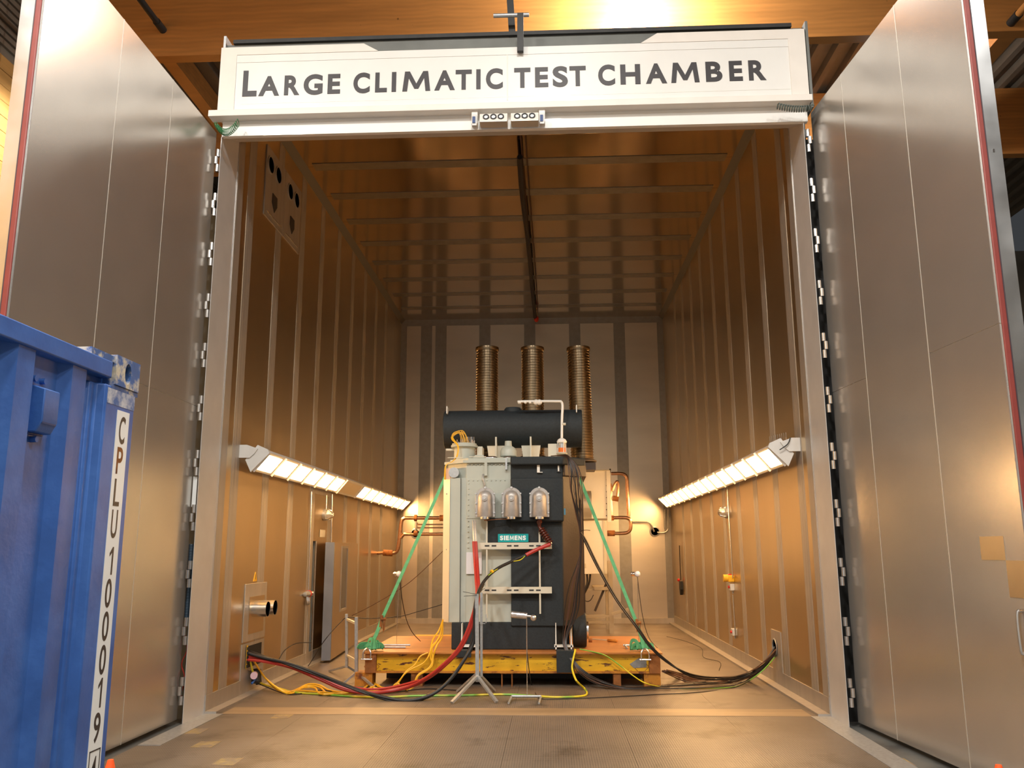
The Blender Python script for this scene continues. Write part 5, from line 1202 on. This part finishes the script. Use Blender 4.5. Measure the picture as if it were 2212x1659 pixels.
cable('yellow_band', 'yellow', 0.025, [(-0.329, 11.53, 1.536), (-0.346, 11.51, 1.522)], 'yellow tape band round the black cable', n=10, cat='tape')
# yellow cables
ys = [[(957, 1338), (948, 1362), (935, 1382), (928, 1412), (915, 1432), (888, 1446), (872, 1458), (858, 1478), (842, 1490), (800, 1484)],
      [(957, 1340), (951, 1370), (942, 1388), (933, 1402), (934, 1428), (925, 1444), (905, 1456), (897, 1470), (893, 1484), (876, 1490), (858, 1476), (845, 1488)],
      [(956, 1342), (955, 1375), (943, 1396), (936, 1418), (932, 1440), (915, 1452), (902, 1462), (896, 1478), (880, 1488), (862, 1482)],
      [(956, 1344), (949, 1378), (932, 1398), (930, 1420), (934, 1436), (920, 1450), (903, 1460), (895, 1480)],
      [(925, 1410), (908, 1418), (896, 1436), (878, 1450), (866, 1466), (850, 1484)]]
for i, l in enumerate(ys):
    pts = [at_depth(x, y, 12.2 - 0.33 * min(1, max(0, (y - 1376) / 20.0)) - 0.12 * min(1, max(0, (y - 1400) / 70.0))) for x, y in l]
    cable('yellow_cable', 'yellow_cable', 0.011, pts, 'yellow cable draping from the left of the transformer to the floor', 'yellow cables draped over the platform', n=6)
yf = [[(812, 1476), (797, 1477), (785, 1489), (760, 1496), (715, 1492), (690, 1480), (665, 1478), (640, 1490), (618, 1497), (598, 1488), (580, 1460)],
      [(845, 1487), (820, 1484), (805, 1475), (790, 1484), (765, 1497), (710, 1498), (690, 1484), (660, 1482), (628, 1494), (602, 1492), (588, 1470), (575, 1452)],
      [(862, 1476), (845, 1487), (828, 1488), (812, 1478), (795, 1488), (700, 1500), (680, 1486), (655, 1486), (620, 1498), (595, 1480), (582, 1455)],
      [(880, 1490), (850, 1484), (835, 1492), (780, 1494), (735, 1498), (705, 1496), (650, 1492), (612, 1492), (592, 1470), (578, 1448)]]
for i, l in enumerate(yf):
    n_ = len(l); pts = [on_level(x, y, 0.012 + 0.006 * i) for x, y in l[:-2]]
    pts += [(-3.30, 11.45, 0.18), (-3.44, 11.35, 0.42)]
    cable('yellow_cable', 'yellow_cable', 0.012, pts, 'yellow cable snaking over the floor to the left port', 'yellow cables on the floor at left', n=6)
cable('earth_cable', 'earth', 0.013, [(0.765, 11.93, 0.49), (0.729, 11.85, 0.368), (0.714, 11.8, 0.256), (0.761, 11.6, 0.138), (0.868, 11.782, 0.013), (0.887, 11.378, 0.013), (0.803, 11.168, 0.013), (0.485, 11.094, 0.013), (0.195, 11.19, 0.013), (-0.188, 11.287, 0.013), (-0.681, 11.207, 0.013), (-1.262, 11.161, 0.013), (-1.652, 11.051, 0.013), (-2.008, 11.078, 0.013), (-2.462, 11.242, 0.013), (-2.861, 11.377, 0.013), (-3.16, 11.669, 0.013), (-3.38, 11.4, 0.15), (-3.46, 11.3, 0.40)], 'green-yellow earth cable lying across the floor before the platform')
cable('earth_cable', 'earth', 0.008, [(0.821, 11.95, 0.493), (1.025, 11.93, 0.454), (1.179, 11.93, 0.406), (1.36, 11.9, 0.285), (1.524, 11.85, 0.163), (1.67, 11.7, 0.091), (1.906, 11.923, 0.012), (2.195, 11.813, 0.012), (2.687, 11.86, 0.012), (2.977, 12.079, 0.015), (3.202, 11.95, 0.182), (3.388, 12.05, 0.317), (3.492, 12.12, 0.411)], 'thin yellow earth wire from the platform to the right port', n=5)
# dark bundle on the right
rnd = random.Random(3)
for i in range(14):
    a = rnd.uniform(-1, 1); b = rnd.uniform(-1, 1); k = i / 13.0
    j_ = [rnd.uniform(-3, 3) for _ in range(4)]
    pts = [at_depth(1190 + 25 * k, 985 - 2 * k, 12.35, 0), at_depth(1222 + 6 * k, 985 + 2 * (1 - k), 12.15, 0), at_depth(1229 + 20 * k + j_[0], 1015, 12.05, 0), at_depth(1233 + 22 * k + j_[1], 1060, 12.03 + 0.01 * j_[2], 0), at_depth(1243 + 13 * k + j_[2], 1110, 12.05, 0), at_depth(1252 + 4 * k, 1148, 12.05, 0),
           at_depth(1252 + 4 * k, 1200, 12.05, 0), at_depth(1243 + 13 * a, 1262, 12.05, 0), at_depth(1236 + 17 * a, 1320, 12.05, 0), at_depth(1222 + 6 * a, 1372, 12.05, 0), at_depth(1222 + 4 * a, 1398, 12.0, 0), at_depth(1238 + 4 * a, 1428, 11.9, 0), at_depth(1258 + 8 * a, 1452 + 2 * b, 11.85, 0),
           at_depth(1290 + 8 * a, 1472 + 4 * b, 11.85, 0), on_level(1345 + 10 * a, 1486 + 1.5 * b, 0.012 + 0.008 * (i % 3)), on_level(1420, 1484 + 3 * b, 0.012 + 0.008 * (i % 3)), on_level(1520, 1478 + 8 * b, 0.014 + 0.008 * (i % 3)), on_level(1585, 1472 + 8 * b, 0.02 + 0.01 * (i % 3)), at_depth(1632, 1452 + 7 * b, 12.05 + 0.1 * b, 0), at_depth(1660, 1428 + 4 * b, 12.1, 0), (3.49, 12.15 + 0.04 * b, 0.44 + 0.03 * a)]
    cable('dark_cable', 'dark_cable' if i % 4 else 'brown_cable', 0.0065, pts, 'thin dark cable of the bundle down the right side of the transformer', 'dark cables from transformer to right port', n=5)
for i in range(10):
    b = rnd.uniform(-1, 1); a = rnd.uniform(-1, 1)
    cable('brown_cable', 'brown_cable', 0.009, [at_depth(1436 + 6 * a, 1450 + 3 * b, 12.0, 0), on_level(1470, 1462 + 8 * b, .03), on_level(1500 + 5 * a, 1470 + 9 * b, .02), on_level(1560, 1470 + 8 * b, .02), on_level(1600, 1464 + 6 * b, .03), at_depth(1640, 1444 + 6 * b, 12.1, 0), (3.49, 12.15 + 0.05 * b, 0.45 + 0.03 * a)],
          'brown cable fanning out from the platform end to the right port', 'brown cables near the right port', n=5)
for i, o in enumerate((0, 4)):
    cable('dark_cable', 'dark_cable', 0.013, [(0.868, 12.05, 2.048), at_depth(1262 + o, 1168, 12.05, 0), at_depth(1290 + o, 1225, 11.98, 0), at_depth(1330 + o, 1295, 11.9, 0), at_depth(1372 + o, 1352, 11.82, 0), at_depth(1402 + o, 1395, 11.8, 0), at_depth(1440 + o, 1430, 11.85, 0), at_depth(1490, 1456 + o, 11.95, 0), on_level(1545, 1464 + o, .03), at_depth(1600, 1460 + o, 12.05, 0), at_depth(1645, 1438 + o, 12.1, 0), (3.49, 12.18, 0.5 - 0.02 * i)],
          'dark brown cable hanging in a long arc to the right port, ' + ('upper' if i == 0 else 'lower') + ' one')
cable('tie_tails', 'black', 0.004, [(0.866, 12, 2.066), (0.937, 11.98, 2.078), (1.001, 11.98, 2.072)], 'cable tie tails sticking out of the dark bundle', n=4, cat='cable tie')
cable('thin_wire', 'dark_cable', 0.006, [(0.135, 11, 0.609), (0.157, 11, 0.388), (0.163, 12.143, 0.01), (0.253, 11.21, 0.01), (0.342, 10.976, 0.01), (0.713, 11.016, 0.01), (1.235, 11.161, 0.01), (1.774, 11.344, 0.01), (2.263, 11.495, 0.01), (2.889, 11.954, 0.01), (3.29, 12.05, 0.216), (3.49, 12.1, 0.42)], 'thin dark wire lying on the floor from the foil sensor to the right port', n=5)
cable('thin_wire', 'black', 0.007, [(-0.72, 11.584, 0.01), (-1.226, 11.725, 0.01), (-1.556, 11.494, 0.01), (-2.135, 11.374, 0.01), (-2.615, 11.585, 0.01), (-2.824, 11.254, 0.01), (-3.036, 11.357, 0.01), (-3.4, 11.5, 0.1)], 'thin black wire on the floor left of the tripod', n=5)
cable('thin_wire', 'black', 0.006, [(-1.101, 12.5, 1.051), (-1.503, 12.6, 0.935), (-1.789, 12.7, 0.862), (-2.218, 12.8, 0.829), (-2.572, 12.9, 0.835), (-2.688, 12.9, 0.762), (-2.842, 12.6, 0.528), (-3.397, 13.793, 0.02), (-3.327, 13.176, 0.02), (-3.192, 11.6, 0.363), (-3.47, 11.35, 0.45)], 'thin black wire from the transformer over the trestle to the left wall', n=5)
cable('thin_wire', 'dark_cable', 0.006, [(-1.746, 12.5, 1.435), (-1.723, 12.6, 1.143), (-1.69, 12.8, 0.835), (-1.629, 13, 0.62), (-1.532, 13.2, 0.467)], 'thin wire curving down from the left globe sensor', n=5)
cable('thin_wire', 'dark_cable', 0.005, [(1.684, 12.5, 1.426), (1.708, 12.5, 1.143), (1.739, 12.4, 0.832), (1.798, 12.3, 0.604), (1.896, 12.2, 0.479)], 'thin wire curving down from the right globe sensor', n=5)
cable('thin_wire', 'brown_cable', 0.005, [(-1.129, 12.6, 1.801), (-1.558, 12.9, 1.429), (-1.868, 13.1, 1.219), (-2.348, 13.4, 0.963), (-2.678, 13.6, 0.81)], 'faint wire slanting from the transformer to the left', n=5)
cable('thin_wire', 'black', 0.006, [(-3.192, 11.6, 0.363), (-3.167, 11.8, 0.488), (-3.13, 12.2, 0.537), (-3.086, 12.8, 0.487)], 'thin wire looping up the left wall above the red cables', n=5)
# floor wires at the right
cable('thin_wire', 'black', 0.004, [(2.861, 18.633, 0.01), (3.106, 17.715, 0.01), (3.217, 16.499, 0.01), (3.017, 15.118, 0.01), (3.172, 14.516, 0.01), (2.97, 13.543, 0.01)], 'thin kinked wire lying on the floor behind the right port cables', n=4)

# ================================================================ BLUE CONTAINER
XC = -1.325
ct = thing('shipping_container', 'blue steel shipping container with white number strip at left foreground', 'container', (-2.5, 2.0, 0))
prof = []; y = 0.50
poly_out = []
YS = 3.19
yy = YS; pts = []
# corrugation going towards the camera
pts.append((XC - 0.045, yy))
yy = 3.132
while yy > 0.35:
    pts += [(XC - 0.012, yy), (XC - 0.012, yy - 0.096), (XC - 0.048, yy - 0.135), (XC - 0.048, yy - 0.300)]
    yy -= 0.331
pl_ = pts
m_ = MB(); zz0, zz1 = 0.15, 2.51; n_ = len(pl_)
m_.add([(x, y_, zz0) for x, y_ in pl_] + [(x, y_, zz1) for x, y_ in pl_], [(i, i + 1, i + 1 + n_, i + n_) for i in range(n_ - 1)])
m_.build('side_wall', 'blue', ct)
MB().box(XC - 2.3, XC - 0.05, 0.4, 3.46, 0.12, 2.52).build('body', 'blue', ct)
MB().box(XC - 0.07, XC, 0.30, 3.30, 2.502, 2.572).build('top_rail', 'blue', ct, bevel=0.006)
MB().box(XC - 0.09, XC, 0.30, 3.30, 0.05, 0.20).build('bottom_rail', 'blue', ct, bevel=0.006)
MB().prism([(XC - 0.05, 3.185), (XC - 0.03, 3.20), (XC - 0.03, 3.235), (XC, 3.265), (XC, 3.505), (XC - 0.16, 3.505), (XC - 0.16, 3.185)], 'z', 0.12, 2.475).build('corner_post', 'blue', ct, bevel=0.008)
def casting(z0, z1):
    # block with an oval recess in the visible face
    y0, y1 = 3.318, 3.515; yc, zc_ = 3.415, (z0 + z1) / 2; n = 16
    ov = [(yc + 0.026 * math.cos(2 * PI * i / n), zc_ + (0.044 * math.sin(2 * PI * i / n))) for i in range(n)]
    sq = []
    for i in range(n):
        a = 2 * PI * i / n; cx_, sy_ = math.cos(a), math.sin(a); k = 1 / max(abs(cx_), abs(sy_))
        sq.append((yc + cx_ * k * (y1 - yc if cx_ > 0 else yc - y0), zc_ + sy_ * k * (z1 - z0) / 2))
    X1 = XC + 0.006; vs = [(X1, a, b) for a, b in sq] + [(X1, a, b) for a, b in ov] + [(X1 - 0.03, a, b) for a, b in ov]
    fs = []
    for i in range(n):
        j = (i + 1) % n; fs += [(i, j, n + j, n + i), (n + i, n + j, 2 * n + j, 2 * n + i)]
    mb = MB().add(vs, fs)
    mb.box(XC - 0.17, X1 - 0.031, y0, y1, z0, z1)
    mb.add([(X1, a, b) for a, b in sq] + [(X1 - 0.031, a, b) for a, b in sq], [(i, (i + 1) % n, n + (i + 1) % n, n + i) for i in range(n)])
    g = mb.build('corner_casting', 'blue_worn', ct)
    MB().add([(X1 - 0.029, a, b) for a, b in ov], [tuple(range(n))]).build('casting_hole', 'black', g)
casting(2.482, 2.606); casting(0.02, 0.14)
MB().box(XC - 0.17, XC - 0.005, 3.14, 3.32, 2.572, 2.598).build('casting_cap', 'blue_worn', ct)
MB().box(XC - 0.05, XC + 0.001, 3.30, 3.52, 2.462, 2.480).build('weld_seam', 'blue_worn', ct)
MB().box(XC - 0.001, XC + 0.0012, 3.275, 3.50, 2.40, 2.462).build('worn_patch', mat('faded_white_blue', (0.55, 0.57, 0.62), 0.5, var=0.1, vscale=20, col2=(0.05, 0.13, 0.36), cscale=14, cpos=(0.42, 0.62)), ct)
MB().box(XC, XC + 0.002, 3.362, 3.463, 0.72, 2.384).build('number_strip', 'sign_white', ct)
nums = [('C', 2.248, 2.362), ('P', 2.124, 2.234), ('L', 1.994, 2.104), ('U', 1.865, 1.979), ('1', 1.72, 1.83), ('0', 1.592, 1.705), ('0', 1.464, 1.578), ('0', 1.337, 1.450), ('1', 1.213, 1.324), ('9', 1.084, 1.196), ('4', 0.945, 1.035)]
for ch, a, b in nums:
    w = 0.030 if ch == '1' else (0.040 if ch == '4' else 0.048)
    yc = 3.411
    pm = 'rust' if ch == 'P' else 'ink'
    glyph(MB(), ch, (XC + 0.002, yc - w / 2, a), (0, w, 0), (0, 0, b - a), (1, 0, 0), bold=0.012, depth=0.0008).build('character', pm, ct)
bxm = MB()
for (a0, a1, z0, z1) in ((3.372, 3.453, 1.055, 1.060), (3.372, 3.453, 0.92, 0.925), (3.372, 3.377, 0.92, 1.06), (3.448, 3.453, 0.92, 1.06)): bxm.box(XC + 0.002, XC + 0.003, a0, a1, z0, z1)
bxm.build('check_digit_frame', 'ink', ct)
# vent box on the side
vt = MB().prism([(XC - 0.048, 2.222), (XC - 0.010, 2.222), (XC + 0.010, 2.262), (XC + 0.010, 2.375), (XC - 0.048, 2.392)], 'y', 2.842, 2.935).build('vent_box', 'blue', ct, bevel=0.004)
lv = MB()
for k in range(7): lv.bar((XC - 0.040 + 0.0075 * k, 2.846, 2.220 + 0.006 * k), (XC - 0.040 + 0.0075 * k, 2.931, 2.220 + 0.006 * k), 0.006, 0.008)
lv.build('louvres', 'blue_dark', vt)
for yy in (2.85, 2.905): MB().cyl((XC - 0.048, yy, 2.412), (XC - 0.030, yy, 2.412), 0.011, n=10).build('vent_bolt', 'blue', vt)
MB().cyl((XC - 0.048, 2.88, 2.20), (XC - 0.025, 2.88, 2.20), 0.011, n=10).build('vent_bolt', 'blue', vt)

# cones
def cone(p, label):
    t = thing('traffic_cone', label, 'cone', (p[0], p[1], -0.02), 'orange traffic cones')
    MB().lathe([(0.14, 0.02), (0.022, 0.50), (0.018, 0.515), (0.0001, 0.515)], (p[0], p[1], 0), n=24).build('cone_body', 'orange', t)
    MB().box(p[0] - 0.18, p[0] + 0.18, p[1] - 0.18, p[1] + 0.18, -0.018, 0.02).build('base', 'orange', t, bevel=0.01)
cone((-2.36, 5.617, 0.515), 'orange traffic cone tip at lower left beside the container')
cone((3.158, 5.639, 0.515), 'orange traffic cone tip at lower right beside the door leaf')
